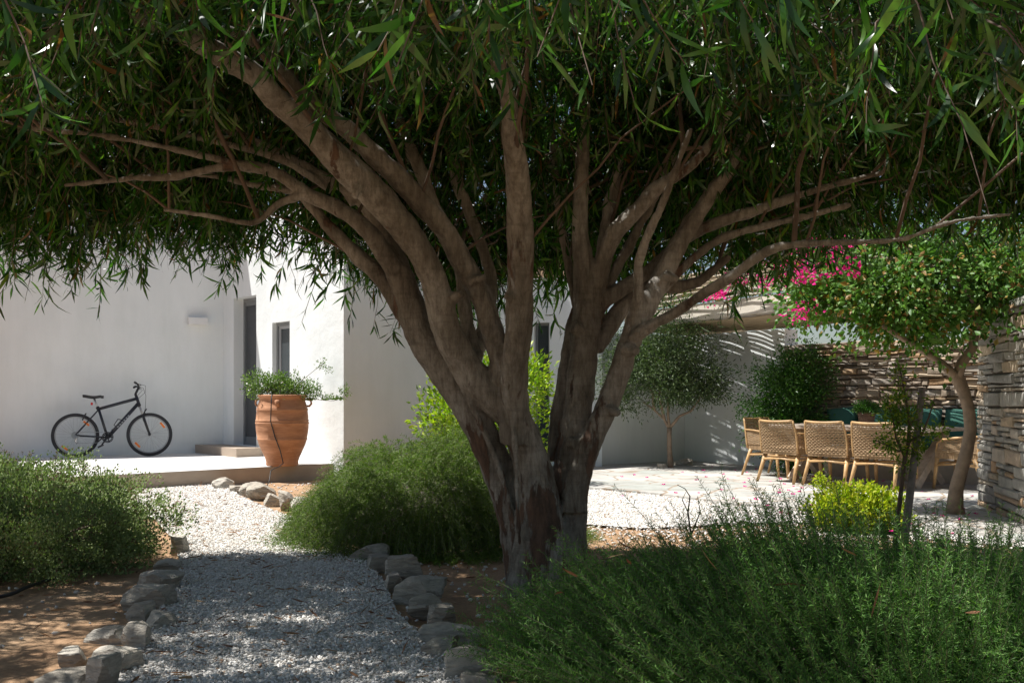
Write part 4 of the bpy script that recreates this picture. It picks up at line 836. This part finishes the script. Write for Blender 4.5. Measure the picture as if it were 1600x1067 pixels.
# sapling and stake
sx_, sy_, _ = G(1398, 864)
sp = empty('sapling', (sx_, sy_, 0), label='young shrub sapling with sparse bright leaves tied to a grey stake', cat='plant')
def sw(x, y, dY=0):
    X, Y, Z = P(x, y, sy_+dY); return (X-sx_, dY, Z)
mb = MB()
mb.tube([sw(1397, 870), sw(1403, 810), sw(1409, 760), sw(1414, 715), sw(1420, 690), sw(1421, 660), sw(1415, 620), sw(1406, 575)], [.022, .018, .017, .016, .015, .011, .008, .004], 8, jit=.2)
mb.tube([sw(1419, 700), sw(1405, 705), sw(1385, 695), sw(1368, 688)], [.011, .009, .006, .003], 6)
mb.tube([sw(1420, 690), sw(1440, 680), sw(1452, 650), sw(1458, 630), sw(1462, 615)], [.011, .009, .007, .004, .002], 6)
mb.tube([sw(1421, 670), sw(1432, 645), sw(1436, 620)], [.008, .005, .003], 6)
mb.tube([sw(1414, 715), sw(1400, 685), sw(1395, 655), sw(1388, 630)], [.01, .007, .005, .003], 6)
mb.build('trunk', M['twig'], sp, smooth=True)
def sb(x, y, rx, rz): X, _, Z = sw(x, y); return (X, 0, Z, rx, rx*.8, rz)
leafy('foliage', M['sapleaf'], [sb(1405, 590, .05, .10), sb(1402, 632, .09, .10), sb(1412, 660, .10, .10), sb(1385, 645, .07, .08), sb(1395, 692, .10, .06), sb(1370, 690, .05, .04), sb(1430, 700, .08, .07), sb(1450, 625, .04, .05), sb(1445, 680, .06, .07), sb(1414, 725, .06, .05), sb(1468, 672, .05, .03)], 210, 8, .038, sp, Wf=.4, spread=.024, inner=.05, jitter=.2)
k0 = G(1409, 868); k1 = P(1441, 606, 7.32)
mb = MB(); mb.tube([(0, 0, -.05), tuple((Vector(k1)-Vector(k0))*.5+Vector((.006, 0, 0))), tuple(Vector(k1)-Vector(k0))], [.030, .027, .024], 10, jit=.12)
mb.build('stake', M['stake'], label='weathered grey wooden stake leaning beside the sapling', cat='stake').location = k0
# dead twig poking out of the rosemary
tw0 = P(1075, 800, 4.6); mb = MB()
def tp(x, y): return tuple(Vector(P(x, y, 4.6))-Vector(tw0))
mb.tube([tp(1080, 840), tp(1075, 800), tp(1078, 775), tp(1070, 763), tp(1058, 757)], [.005, .004, .003, .002, .0015], 5); mb.tube([tp(1075, 800), tp(1066, 780), tp(1072, 768)], [.003, .002, .001], 5)
mb.tube([tp(1080, 835), tp(1094, 800), tp(1090, 775)], [.004, .003, .0015], 5)
mb.build('dead_twig', M['twig'], label='bare curled twig rising out of the foreground rosemary', cat='twig').location = tw0

# ------------------------------------------------------------ clay pot with plant
px_, py_, _ = G(441, 727, .2)
pot = empty('clay_pot', (px_, py_, .2), (0, 0, .2), label='tall terracotta jar with small handles standing on the terrace', cat='pot')
prof = [(.17, 0), (.205, 0), (.215, .02), (.212, .05), (.225, .10), (.265, .19), (.305, .28), (.325, .345), (.333, .352), (.333, .362), (.327, .37), (.342, .45), (.349, .52), (.349, .56), (.357, .567), (.357, .578), (.35, .585), (.347, .595), (.354, .602), (.352, .612), (.345, .62), (.343, .68), (.336, .74), (.343, .747), (.343, .757), (.335, .763), (.338, .773), (.330, .782), (.318, .83), (.303, .87), (.299, .895), (.308, .915), (.322, .925), (.326, .94), (.322, .952), (.30, .955), (.288, .94), (.285, .88), (.28, .86)]
MB().lathe(prof, 48).build('body', M['terracotta'], pot, smooth=True)
for sgn in (0.0, 2.75):
    mb = MB(); a = sgn; d = Vector((math.cos(a), math.sin(a), 0))
    pts = [d*.315+Vector((0, 0, .80)), d*.36+Vector((0, 0, .80)), d*.385+Vector((0, 0, .83)), d*.38+Vector((0, 0, .87)), d*.345+Vector((0, 0, .895)), d*.30+Vector((0, 0, .89))]
    mb.tube(pts, .014, 8); mb.build('handle', M['terracotta'], pot, smooth=True)
mb = MB(); mb.tube([(-.06, -.36, .88), (-.05, -.34, .80)], .03, 10); mb.build('boss', M['terracotta'], pot, smooth=True)
mb = MB(); a = -1.95; d = Vector((math.cos(a), math.sin(a), 0))
hp_ = [d*.27+Vector((0, 0, .96)), d*.345+Vector((0, 0, .95)), d*.36+Vector((0, 0, .8)), d*.375+Vector((.0, 0, .6)), d*.365+Vector((.05, 0, .4)), d*.32+Vector((.10, -.02, .22)), d*.27+Vector((.12, -.04, .05)), d*.36+Vector((.10, -.1, .012)), d*.50+Vector((.10, -.25, .012)), d*.58+Vector((.10, -.42, .0)), d*.62+Vector((.10, -.45, -.12)), d*.65+Vector((.08, -.5, -.19))]
mb.tube(hp_, .007, 6); o = mb.build('irrigation_hose', M['hose'], label='thin dark irrigation hose hanging down the front of the clay pot', cat='hose', smooth=True); o.location = pot.location; o.rotation_euler = pot.rotation_euler
pl = empty('potted_plant', (px_, py_, 1.09), label='leafy plant with small white flowers spilling from the clay pot', cat='plant')
leafy('foliage', M['potleaf'], [(0, 0, .12, .34, .3, .16), (-.28, 0, .17, .24, .2, .16), (.2, 0, .14, .26, .2, .14), (-.38, -.05, .28, .12, .1, .10), (.28, 0, .06, .16, .12, .08), (-.1, 0, .25, .2, .2, .10)], 620, 8, .036, pl, Wf=.5, spread=.035, inner=.3)
leafy('trailing_shoots', M['potleaf'], [(.62, .0, .02, .14, .06, .05), (.76, -.02, -.02, .10, .06, .05), (.84, 0, .12, .06, .05, .08), (.44, 0, .10, .12, .08, .09), (.52, .1, .47, .05, .05, .06), (.60, .1, .40, .05, .04, .02), (.18, 0, .36, .04, .04, .07)], 120, 7, .032, pl, Wf=.5, spread=.02, inner=.1)
mb = MB(); mb.tube([(.1, 0, .1), (.25, .05, .25), (.42, .1, .4), (.54, .1, .48)], [.005, .004, .003, .002], 5); mb.tube([(.2, 0, .05), (.45, 0, .0), (.7, 0, -.02), (.82, 0, .05), (.87, 0, .18)], [.005, .004, .003, .003, .002], 5)
for i in range(26):
    a = random.uniform(0, 6.28); mb.tube([(0, 0, -.05), (math.cos(a)*.15, math.sin(a)*.12, .1), (math.cos(a)*.32, math.sin(a)*.25, random.uniform(.08, .3))], [.005, .004, .002], 5)
mb.build('stems', M['twig'], pl)
leafy('flowers', M['white_flower'], [(-.3, -.1, .22, .2, .15, .12), (0, -.1, .2, .3, .2, .15), (.84, 0, .16, .05, .05, .04)], 26, 4, .022, pl, Wf=.8, spread=.008, inner=.5)
MB().lathe([(.0, .0), (.28, .0)], 24, (0, 0, -.03)).build('soil', M['soil'], pl)

# ------------------------------------------------------------ bicycle
r0 = Vector(G(117.5, 715, .2)); r1 = Vector(G(233.7, 712.5, .2)); hdg = math.atan2(r1.y-r0.y, r1.x-r0.x)
bike = empty('bicycle', (r0.x, r0.y, .2), (-R(7), 0, hdg), label='black mountain bike with orange wheel reflectors leaning on the white wall', cat='bicycle')
M['tyre'] = simple('tyre', (.025, .025, .028), .8, bmp=.3)
M['rimm'] = simple('rim_alloy', (.42, .43, .44), .35, .7, bmp=0)
M['frame'] = simple('black_paint', (.016, .018, .026), .3, bmp=0)
M['blackp'] = simple('black_plastic', (.02, .02, .022), .5, bmp=0)
M['steel'] = simple('steel', (.45, .45, .46), .3, .9, bmp=0)
M['reflector'] = simple('orange_reflector', (.85, .22, .02), .35, bmp=0)
M['red'] = simple('red_reflector', (.5, .02, .02), .3, bmp=0)
WR = .338
def wheel(cx, phase, rear):
    wr = empty('wheel', (cx, 0, WR)); wr.parent = bike
    MB().torus((0, 0, 0), WR-.025, .025, 64, 10).build('tyre', M['tyre'], wr, smooth=True)
    MB().torus((0, 0, 0), WR-.056, .011, 64, 6, fl=1.1).build('rim', M['rimm'], wr, smooth=True)
    mb = MB()
    for i in range(32):
        a = 2*math.pi*i/32+phase; a2 = a+(.35 if i % 2 else -.35)*(1 if (i//2) % 2 else -1); sy = .03 if i % 2 else -.03
        mb.tube([(.025*math.cos(a2+1.2*(1 if i % 4 < 2 else -1)), sy, .025*math.sin(a2+1.2*(1 if i % 4 < 2 else -1))), ((WR-.06)*math.cos(a), 0, (WR-.06)*math.sin(a))], .0016, 4, cap=False)
    mb.build('spokes', M['steel'], wr)
    mb = MB()
    mb.tube([(0, -.055, 0), (0, .055, 0)], .02, 12); mb.build('hub', M['blackp'], wr, smooth=True)
    if rear:
        mb = MB()
        for j in range(6): mb.tube([(0, -.03-.005*j, 0), (0, -.033-.005*j, 0)], .055-.006*j, 24)
        mb.build('cassette', M['steel'], wr)
    for a in ((R(50), R(232)) if rear else (R(37), R(222))):
        c_ = Vector((math.cos(a), 0, math.sin(a)))*(WR-.10); t_ = Vector((-math.sin(a), 0, math.cos(a)))
        if True:
            mb = MB(); mb.box((0, 0, 0), (.105, .012, .03)); o = mb.build('reflector', M['reflector'], wr); o.location = c_+Vector((0, -.012, 0)); o.rotation_euler = (0, -(a+math.pi/2), 0)
            bv = o.modifiers.new('b', 'BEVEL'); bv.width = .012; bv.segments = 3
wheel(0, .1, True); wheel(1.06, .05, False)
zR = WR
mb = MB()
BBx, BBz = .455, .30; ST = (.315, .78); HT = (.868, .935); HB = (.91, .80)
def tb(a, b_, r1_, r2_=None, y0=0, y1=0, fl=1): mb.tube([(a[0], y0, a[1]), (b_[0], y1, b_[1])], [r1_, r2_ or r1_], 12, flat=fl)
tb(ST, (BBx, BBz), .020); tb((ST[0]+.01, ST[1]-.04), (HT[0]+.005, HT[1]-.035), .023, .025); tb((BBx, BBz), (HB[0]-.008, HB[1]+.03), .029, .027); tb(HT, HB, .024)
for s_ in (-1, 1):
    tb((BBx, BBz), (0, WR), .012, .009, s_*.03, s_*.062); tb((ST[0]+.01, ST[1]-.05), (0, WR), .009, .008, s_*.02, s_*.062)
mb.tube([(BBx, -.04, BBz), (BBx, .04, BBz)], .024, 14)
mb.build('frame', M['frame'], bike, smooth=True)
# faint grey lettering strokes on the down tube
mb = MB(); d_ = Vector((HB[0]-BBx, 0, HB[1]-BBz)).normalized()
for i in range(6):
    p_ = Vector((BBx, -.0285, BBz))+d_*(.22+.045*i); mb.box(p_, (.026, .003, .018), 0, ry=-math.atan2(d_.z, d_.x))
mb.build('frame_decal', M['rimm'], bike)
mb = MB(); fx = lambda t_: (HB[0]+(1.06-HB[0])*t_, HB[1]+(WR-HB[1])*t_)
for s_ in (-1, 1):
    a_, b_ = fx(.02), fx(.40); mb.tube([(a_[0], s_*.055, a_[1]), (b_[0], s_*.055, b_[1])], .013, 10)
st_ = mb.build('fork_stanchion', M['steel'], bike, smooth=True)
mb = MB()
for s_ in (-1, 1):
    a_, b_ = fx(.32), fx(1.0); mb.tube([(a_[0], s_*.055, a_[1]), (b_[0], s_*.058, b_[1])], [.019, .015], 10)
a_ = fx(.02); mb.tube([(a_[0], -.075, a_[1]), (a_[0], .075, a_[1])], .022, 10); a_ = fx(.34); mb.tube([(a_[0], -.055, a_[1]), (a_[0]+.03, 0, a_[1]+.03), (a_[0], .055, a_[1])], .012, 8)
mb.tube([(1.06, -.075, WR), (1.06, .075, WR)], .012, 8)
mb.build('fork', M['blackp'], bike, smooth=True)
mb = MB(); mb.tube([(HT[0], 0, HT[1]), (HT[0]-.012, 0, HT[1]+.04)], .021, 10); mb.tube([(HT[0]-.012, 0, HT[1]+.035), (.90, 0, 1.07)], [.018, .017], 10)
mb.build('stem', M['blackp'], bike, smooth=True)
mb = MB(); mb.tube([(.84, -.30, 1.115), (.875, -.16, 1.115), (.905, -.07, 1.075), (.905, .07, 1.075), (.875, .16, 1.115), (.84, .30, 1.115)], .012, 10)
hb = mb.build('handlebar', M['blackp'], bike, smooth=True)
for s_ in (-1, 1):
    MB().tube([(.84, s_*.30, 1.115), (.866, s_*.19, 1.115)], .017, 10).build('grip', M['tyre'], hb, smooth=True)
    mb = MB(); mb.tube([(.885, s_*.17, 1.11), (.925, s_*.19, 1.09), (.93, s_*.28, 1.075)], .007, 6); mb.build('brake_lever', M['blackp'], hb, smooth=True)
mb = MB(); mb.tube([(.90, -.14, 1.11), (1.0, -.10, 1.09), (1.0, -.06, .99), (.93, -.03, .93), (.90, 0, .90)], .003, 5); mb.tube([(.90, .14, 1.11), (.97, .08, 1.08), (1.01, .03, .95), (1.0, 0, .75), (.985, 0, .69)], .003, 5); mb.tube([(.90, -.12, 1.10), (.955, -.08, 1.02), (.89, -.03, .95)], .003, 5)
mb.build('brake_cable', M['blackp'], bike)
mb = MB(); mb.tube([(ST[0], 0, ST[1]-.02), (ST[0]-.052, 0, ST[1]+.12)], .0135, 10); sp_ = mb.build('seat_post', M['steel'], bike, smooth=True)
mb = MB(); mb.tube([(ST[0]-.012, 0, ST[1]-.01), (ST[0]+.004, 0, ST[1]-.045)], .022, 10); mb.build('seat_clamp', M['blackp'], bike, smooth=True)
vs = []; nS = 13
for i in range(nS):
    t_ = i/(nS-1); x_ = .10+.30*t_; w_ = .078*(1-t_)**.8+.02 if t_ > .15 else .088-.2*(.15-t_); z_ = .935+.012*math.cos(t_*6)*.8-(.012 if t_ > .9 else 0)
    for k in range(10):
        a = 2*math.pi*k/10; vs.append((x_, w_*math.cos(a), z_+(.018 if math.sin(a) > 0 else .03)*math.sin(a)*(1-.25*abs(math.cos(a)))))
fs = [(i*10+k, i*10+(k+1) % 10, (i+1)*10+(k+1) % 10, (i+1)*10+k) for i in range(nS-1) for k in range(10)]+[tuple(range(10)), tuple(range((nS-1)*10, nS*10))]
MB().add(vs, fs).build('saddle', M['blackp'], bike, smooth=True)
mb = MB(); mb.box((ST[0]-.085, -.0, ST[1]+.04), (.03, .05, .035)); mb.build('rear_reflector', M['red'], bike)
mb = MB()
for r_ in (.078, .062): mb.torus((BBx, -.055, BBz), r_, .006, 32, 6)
for k in range(5): a = k*2*math.pi/5; mb.tube([(BBx, -.055, BBz), (BBx+.075*math.cos(a), -.055, BBz+.075*math.sin(a))], .008, 6)
cr = mb.build('crankset', M['blackp'], bike, smooth=True)
for s_, a in ((-1, R(235)), (1, R(55))):
    e_ = (BBx+.17*math.cos(a), BBz+.17*math.sin(a)); mb = MB(); mb.tube([(BBx, s_*.07, BBz), (e_[0], s_*.085, e_[1])], [.013, .010], 8); mb.build('crank_arm', M['blackp'], cr, smooth=True)
    mb = MB(); mb.box((e_[0], s_*.13, e_[1]), (.09, .075, .022), ry=R(-25)); mb.build('pedal', M['blackp'], cr)
mb = MB(); mb.tube([(0, -.045, WR+.05), (BBx, -.055, BBz+.078)], .004, 4); mb.tube([(.03, -.045, .215), (BBx, -.055, BBz-.078)], .004, 4); mb.build('chain', M['steel'], bike)
mb = MB(); mb.tube([(0, -.06, WR), (.02, -.065, .29), (0, -.05, .25), (.03, -.05, .21)], [.014, .012, .014, .018], 8); mb.build('rear_derailleur', M['steel'], bike, smooth=True)
for xx, zz in ((.12, .60), (.985, .665)):
    mb = MB(); mb.tube([(xx-.02, -.045, zz-.03), (xx, -.055, zz+.02), (xx+.03, -.03, zz+.07)], .010, 7); mb.tube([(xx-.02, .045, zz-.03), (xx, .05, zz+.02), (xx+.03, -.03, zz+.07)], .008, 6); mb.build('brake', M['blackp'], bike, smooth=True)
mb = MB(); bc = Vector((.60, 0, .47))
for s_ in (-1, 1): mb.tube([tuple(bc+Vector((.0, s_*.02, -.02))), tuple(bc+Vector((-.055, s_*.035, .02))), tuple(bc+Vector((.0, s_*.035, .11))), tuple(bc+Vector((.06, s_*.02, .10)))], .005, 6)
mb.build('bottle_cage', M['blackp'], bike, smooth=True)
mb = MB(); mb.tube([(.32, .03, .24), (.38, .05, .30)], .009, 8); mb.build('kickstand', M['blackp'], bike)

# ------------------------------------------------------------ dining set
rf = Vector((3.59, 12.42))     # rear right foot of the second chair
PZ = .036
def D(s_, v_): q_ = rf+un*s_+vn*v_; return (q_.x, q_.y)
ang_u = math.atan2(un.y, un.x)
def make_chair():
    """local: x to the chair's right, +y the way it faces, origin on the floor under the seat centre"""
    r = empty('armchair')
    w2, d2 = .26, .25
    def leg(a, b_):
        mb = MB(); mb.tube([a, tuple((Vector(a)+Vector(b_))/2), b_], [.018, .024, .030], 10, flat=.85); mb.build('leg', M['teak'], r, smooth=True)
    leg((-w2-.02, -d2-.10, 0), (-w2+.01, -d2+.04, .37)); leg((w2+.02, -d2-.10, 0), (w2-.01, -d2+.04, .37))
    leg((-w2, d2+.02, 0), (-w2+.01, d2-.02, .37)); leg((w2, d2+.02, 0), (w2-.01, d2-.02, .37))
    for a, b_ in (((-w2, -d2+.0, .29), (w2, -d2+.0, .29)), ((-w2, d2-.01, .29), (w2, d2-.01, .29)), ((-w2, -d2, .285), (-w2, d2, .285)), ((w2, -d2, .285), (w2, d2, .285))):
        mb = MB(); c_ = (Vector(a)+Vector(b_))/2; mb.tube([a, tuple(c_+Vector((0, 0, .016))), b_], [.02, .012, .02], 8, flat=.8); mb.build('stretcher', M['teak'], r, smooth=True)
    # back frame: posts flare and bend back, top rail curves
    def bp(sx, t_):  # t_ 0..1 height
        return Vector((sx*(w2+.012+.012*math.sin(t_*2.4)-.028*t_*t_), -d2-.01-.02*t_-.055*t_*t_, .38+.41*t_))
    def surf(u_, t_):
        e_ = bp(1, t_); return Vector((e_.x*u_, e_.y-.045*(1-u_*u_)*(.25+.75*t_), e_.z-.012*(1-u_*u_)*t_))
    mb = MB(); mb.tube([tuple(bp(-1, k/8)) for k in range(9)], .014, 8); mb.tube([tuple(bp(1, k/8)) for k in range(9)], .014, 8); mb.tube([tuple(surf(-1+k/6, 1)) for k in range(13)], .0145, 8)
    mb.build('back_frame', M['teak'], r, smooth=True)
    mb = MB()
    for j in range(19):
        t_ = .05+.92*j/18
        mb.tube([tuple(surf(-.97+1.94*k/20, t_)+Vector((0, .004*math.cos(k*math.pi+j*math.pi), 
.0025*math.cos(k*math.pi+j*3.1)))) for k in range(21)], .0083, 5, cap=False)
    for j in range(9):
        u_ = -.9+1.8*j/8; mb.tube([tuple(surf(u_, k/6)) for k in range(7)], .0045, 4, cap=False)
    mb.build('woven_back', M['rope'], r, smooth=True)
    for sx in (-1, 1):
        pa = bp(sx, .62); ar = [tuple(pa+Vector((sx*.004, 0, 0))), (sx*(w2+.02), -d2+.12, .625), (sx*(w2+.025), 0, .61), (sx*(w2+.02), d2-.09, .585), (sx*(w2+.012), d2-.03, .54), (sx*(w2), d2-.01, .44)]
        mb = MB(); mb.tube(ar, [.013, .015, .016, .016, .015, .013], 8, flat=.8); mb.build('armrest', M['teak'], r, smooth=True)
        mb = MB()
        for j in range(11):
            t_ = j/10; z_ = .44+.165*t_; y1 = d2-.02-.06*t_
            mb.tube([(sx*(w2+.012), -d2-.03+.0*t_+(y1+d2+.03)*k/10, z_-.02*t_*k/10+.002*math.cos(k*3.14+j*3.14)) for k in range(11)], .006, 5, cap=False)
        for j in range(8):
            y_ = -d2+.02+(.40)*j/7; mb.tube([(sx*(w2+.012), y_, .43), (sx*(w2+.014), y_, .60-.03*j/7)], .0045, 4, cap=False)
        mb.build('woven_side', M['rope'], r, smooth=True)
    # woven seat with a deep apron of vertical wraps
    mb = MB()
    per = [(-w2, -d2-.01), (w2, -d2-.01), (w2, d2), (-w2, d2)]
    for i in range(4):
        a, b_ = Vector(per[i]), Vector(per[(i+1) % 4]); nn_k = 26
        for k in range(nn_k):
            c_ = a.lerp(b_, (k+.5)/nn_k); mb.tube([(c_.x, c_.y, .358), (c_.x, c_.y, .445)], .0105, 5)
    for k in range(22):
        y_ = -d2+.01+(2*d2-.02)*k/21; mb.tube([(-w2+.01, y_, .44), (0, y_, .428), (w2-.01, y_, .44)], .0125, 5, cap=False)
    mb.box((0, 0, .40), (2*w2-.03, 2*d2-.03, .05)); mb.build('seat', M['rope'], r)
    return r
def copy_tree(o, parent=None):
    c_ = o.copy(); C.objects.link(c_)
    if parent: c_.parent = parent
    for ch in [q_ for q_ in list(bpy.data.objects) if q_.parent == o]: copy_tree(ch, c_)
    return c_
ch0 = make_chair()
ang_v = math.atan2(vn.y, vn.x)-math.pi/2      # local +y -> vn
spots = [(-.30, .33, ang_v, 'woven rope armchair on the near side of the table, closest to the far left end'),
         (.33, .33, ang_v, 'woven rope armchair in the middle of the three with backs to the patio'),
         (.96, .33, ang_v, 'woven rope armchair partly hidden behind the staked sapling'),
         (-1.02, .95, ang_u-math.pi/2, 'woven rope armchair at the far left head of the table by the white wall'),
         (1.60, 1.02, ang_u+math.pi/2, 'woven rope armchair at the right head of the table behind the curved trunk')]
for i, (s_, v_, a_, lb) in enumerate(spots):
    o = ch0 if i == 0 else copy_tree(ch0)
    x_, y_ = D(s_+random.uniform(-.02, .02), v_+random.uniform(-.03, .04)); o.location = (x_, y_, PZ); o.rotation_euler = (0, 0, a_+random.uniform(-.09, .09))
    tag(o, lb, 'chair', 'woven armchairs round the dining table')
x_, y_ = D(.30, .96)
tab = empty('dining_table', (x_, y_, PZ), (0, 0, ang_u), label='long weathered wood dining table on crossed timber legs', cat='table')
mb = MB(); 
for j in range(6): mb.box((0, -.375+.15*j, .695), (2.24, .147, .045))
mb.box((0, 0, .655), (1.9, .06, .04)); o = mb.build('tabletop', M['grey_wood'], tab); bv = o.modifiers.new('b', 'BEVEL'); bv.width = .004
for sx in (-.82, .86):
    for sy in (-1, 1):
        mb = MB(); p0_, p1_ = Vector((sx+sy*.0, -sy*.42, 0)), Vector((sx, sy*.36, .67)); d_ = p1_-p0_; c_ = (p0_+p1_)/2
        mb.box(c_+Vector((.046*sy, 0, 0)), (.09, .11, d_.length*1.0), 0, rx=-math.atan2(d_.y, d_.z)); mb.build('leg', M['grey_wood'], tab)
    mb = MB(); mb.box((sx, 0, .645), (.11, .8, .05)); mb.build('cross_rail', M['grey_wood'], tab)
mb = MB(); mb.box((0, 0, .34), (1.62, .06, .09)); mb.build('stretcher', M['grey_wood'], tab)
# bench
x_, y_ = D(1.0, 1.86)
ben = empty('bench', (x_, y_, PZ), (0, 0, ang_u), label='built-in plastered bench along the slate wall', cat='bench')
mb = MB(); mb.box((0, 0, .19), (3.3, .58, .40)); mb.build('base', M['bench'], ben)
mb = MB(); mb.box((0, -.0, .405), (3.34, .62, .035)); mb.build('seat', M['cream'], ben)
def cushion(w_, d_, h_, rx):
    mb = MB(); n = 8; vs = []; fc = []
    for face in (0, 1):
        for i in range(n+1):
            for j in range(n+1):
                u_, v_ = i/n*2-1, j/n*2-1; th = (1-abs(u_)**3.5)*(1-abs(v_)**3.5); th = max(th, 0)**.5
                vs.append((u_*w_/2*(1-.03*(1-th)), (1 if face else -1)*d_/2*(.12+.88*th), v_*h_/2))
    for face in (0, 1):
        for i in range(n):
            for j in range(n):
                a = face*(n+1)**2+i*(n+1)+j; q_ = (a, a+n+1, a+n+2, a+1); fc.append(q_ if not face else q_[::-1])
    N2 = (n+1)**2
    ring = [i*(n+1) for i in range(n+1)]+[n*(n+1)+j for j in range(1, n+1)]+[i*(n+1)+n for i in range(n-1, -1, -1)]+[j for j in range(n-1, 0, -1)]
    for k in range(len(ring)):
        a, b_ = ring[k], ring[(k+1) % len(ring)]; fc.append((b_, a, a+N2, b_+N2))
    return mb.add(vs, fc)
cl = ['upright green cushion at the left end of the bench', 'green back cushion half hidden behind the basil pot', 'green back cushion behind the sapling leaves', 'green back cushion between the sapling and the curved trunk', 'green back cushion behind the curved trunk near the stone wall']
cs_ = [(-.62, .42), (-.10, .58), (.52, .58), (1.14, .58), (1.78, .60)]
for i, ((s_, w_), lb) in enumerate(zip(cs_, cl)):
    x_, y_ = D(s_, 2.02+.0*i); o = cushion(w_, .17, .47, 0).build('cushion', M['cushion'], smooth=True, label=lb, cat='cushion', group='green cushions along the bench')
    o.location = (x_, y_, PZ+.70); o.rotation_euler = (R(-12), (R(-6) if i == 0 else R(random.uniform(-2, 2))), ang_u+(R(25) if i == 0 else 0))
x_, y_ = D(1.0, 1.80); o = cushion(3.1, .50, .09, 0); mb = MB()
sv = [(v[0], v[1], v[2]) for v in o.v]
o = MB().add([(v[0], v[1]*1.0, v[2]) for v in sv], o.f).build('seat_cushion', M['cushion'], smooth=True, label='long flat green seat pad on the built-in bench', cat='cushion'); o.location = (x_, y_, PZ+.475); o.rotation_euler = (0, 0, ang_u)
# basket with basil
x_, y_ = D(.36, .95)
bk = empty('wicker_pot', (x_, y_, PZ+.718), label='dark brown wicker pot standing on the dining table', cat='pot')
mb = MB()
for j in range(15):
    z_ = .006+.165*j/14; r_ = .078+.027*j/14; n = 36
    mb.tube([((r_+.003*math.cos(k*math.pi+j*math.pi))*math.cos(2*math.pi*k/n), (r_+.003*math.cos(k*math.pi+j*math.pi))*math.sin(2*math.pi*k/n), z_) for k in range(n+1)], .0062, 5, cap=False)
mb.lathe([(.0, .0), (.07, .0), (.095, .15), (.0, .15)], 20); mb.build('basket', M['wicker'], bk)
bs = empty('basil_plant', (x_, y_, PZ+.88), label='dense round basil plant growing in the wicker pot', cat='plant')
leafy('foliage', M['ficus'], [(0, 0, .06, .15, .14, .09), (-.04, 0, .08, .1, .1, .08), (.05, 0, .04, .12, .12, .07)], 320, 7, .026, bs, Wf=.6, spread=.014, inner=.5)
mb = MB()
for i in range(14): a = random.uniform(0, 6.3); mb.tube([(0, 0, -.02), (.08*math.cos(a), .08*math.sin(a), .06)], .003, 4)
mb.build('stems', M['twig'], bs)

# ------------------------------------------------------------ slatted cabinet behind the rosemary
cx_, cy_ = (700-800)/F*13.2, 13.2
cb = empty('garden_cabinet', (cx_, cy_, 0), (0, 0, R(20)), label='low dark slatted cabinet half hidden by the citrus bush', cat='cabinet')
mb = MB(); mb.box((0, 0, .85), (.75, .5, .06)); mb.build('top', M['dark_wood'], cb)
mb = MB(); mb.box((.12, .05, .42), (.46, .40, .8)); 
for j in range(8): mb.box((.12, -.16, .08+.095*j), (.48, .02, .07))
mb.build('body', M['dark_wood'], cb)

# ------------------------------------------------------------ hoses
def hose(pts, r_, lb, z=.015):
    g_ = [Vector(G(x, y)) for x, y in pts]; o0_ = g_[0]; mb = MB(); W_ = []
    for i in range(len(g_)-1):
        for k in range(6):
            t_ = k/6; W_.append(g_[i].lerp(g_[i+1], t_)-o0_+Vector((0, 0, z+.01*noise.noise(Vector((i+t_, 3, 1))))))
    W_.append(g_[-1]-o0_+Vector((0, 0, z)))
    mb.tube([tuple(q_) for q_ in W_], r_, 8); mb.build('irrigation_hose', M['hose'], smooth=True, label=lb, cat='hose').location = o0_
hose([(-60, 950), (0, 936), (25, 929), (50, 918), (90, 905)], .011, 'short black irrigation hose on the soil at the left edge')
hose([(1405, 845), (1440, 852), (1500, 858), (1560, 864), (1640, 872)], .007, 'thin black hose crossing the gravel right of the stake')
hose([(1480, 905), (1530, 898), (1570, 896), (1650, 897)], .008, 'dark hose on bare soil at the lower right edge')

# ------------------------------------------------------------ fallen bougainvillea flowers
V, lt, li = diamond_leaves(np.array([(0, 0, .002)]*3), np.array([(1, 0, .5), (-.5, .87, .5), (-.5, -.87, .6)], float), np.array([.03, .03, .028]), np.array([.026, .026, .026]))
fp = fast_mesh('fallen_flower', V, lt, li, M['petal'])
FB = [(1100, 735), (1128, 741), (1112, 729), (1185, 747), (1170, 742), (1205, 752), (1172, 747), (1222, 765), (1224, 756), (1243, 760), (1246, 768), (1240, 772), (1232, 766), (1254, 762), (1190, 740), (1180, 733), (1213, 770), (1258, 748), (1270, 745), (1290, 752), (1300, 748), (1310, 755), (1277, 740), (1168, 738), (1242, 748), (990, 742), (1010, 746), (1160, 754), (1105, 745), (1140, 748), (1064, 738), (1086, 750), (1320, 775), (1340, 785), (1375, 790), (1350, 748), (1380, 752), (1420, 760), (1323, 765), (1266, 789), (1263, 797), (1298, 803), (1219, 801), (1235, 803), (1182, 780), (1130, 765), (1040, 757), (973, 745), (1389, 830), (1416, 819), (1420, 817), (1486, 834), (1475, 806), (1497, 812), (1518, 775), (1510, 805), (1505, 795), (1478, 800), (1525, 803), (1462, 802), (1096, 770), (1150, 779), (1200, 790), (968, 775), (1060, 770), (1275, 812), (1330, 770), (1296, 760), (1217, 748), (1150, 735), (1165, 760), (1410, 770), (1440, 768), (1450, 780), (1395, 775)]
for i, (x, y) in enumerate(FB):
    o = fp if i == 0 else fp.copy()
    if i: C.objects.link(o)
    q_ = G(x, y, PZ); o.location = (q_[0]+random.uniform(-.03, .03), q_[1], PZ+.0); k_ = random.uniform(.7, 1.2); o.scale = (k_, k_, k_*.8); o.rotation_euler = (random.uniform(-.2, .2), 0, random.uniform(0, 6))
    tag(o, 'small pink bougainvillea flower fallen on the ground near the dining patio', 'flower', 'fallen pink bougainvillea flowers')
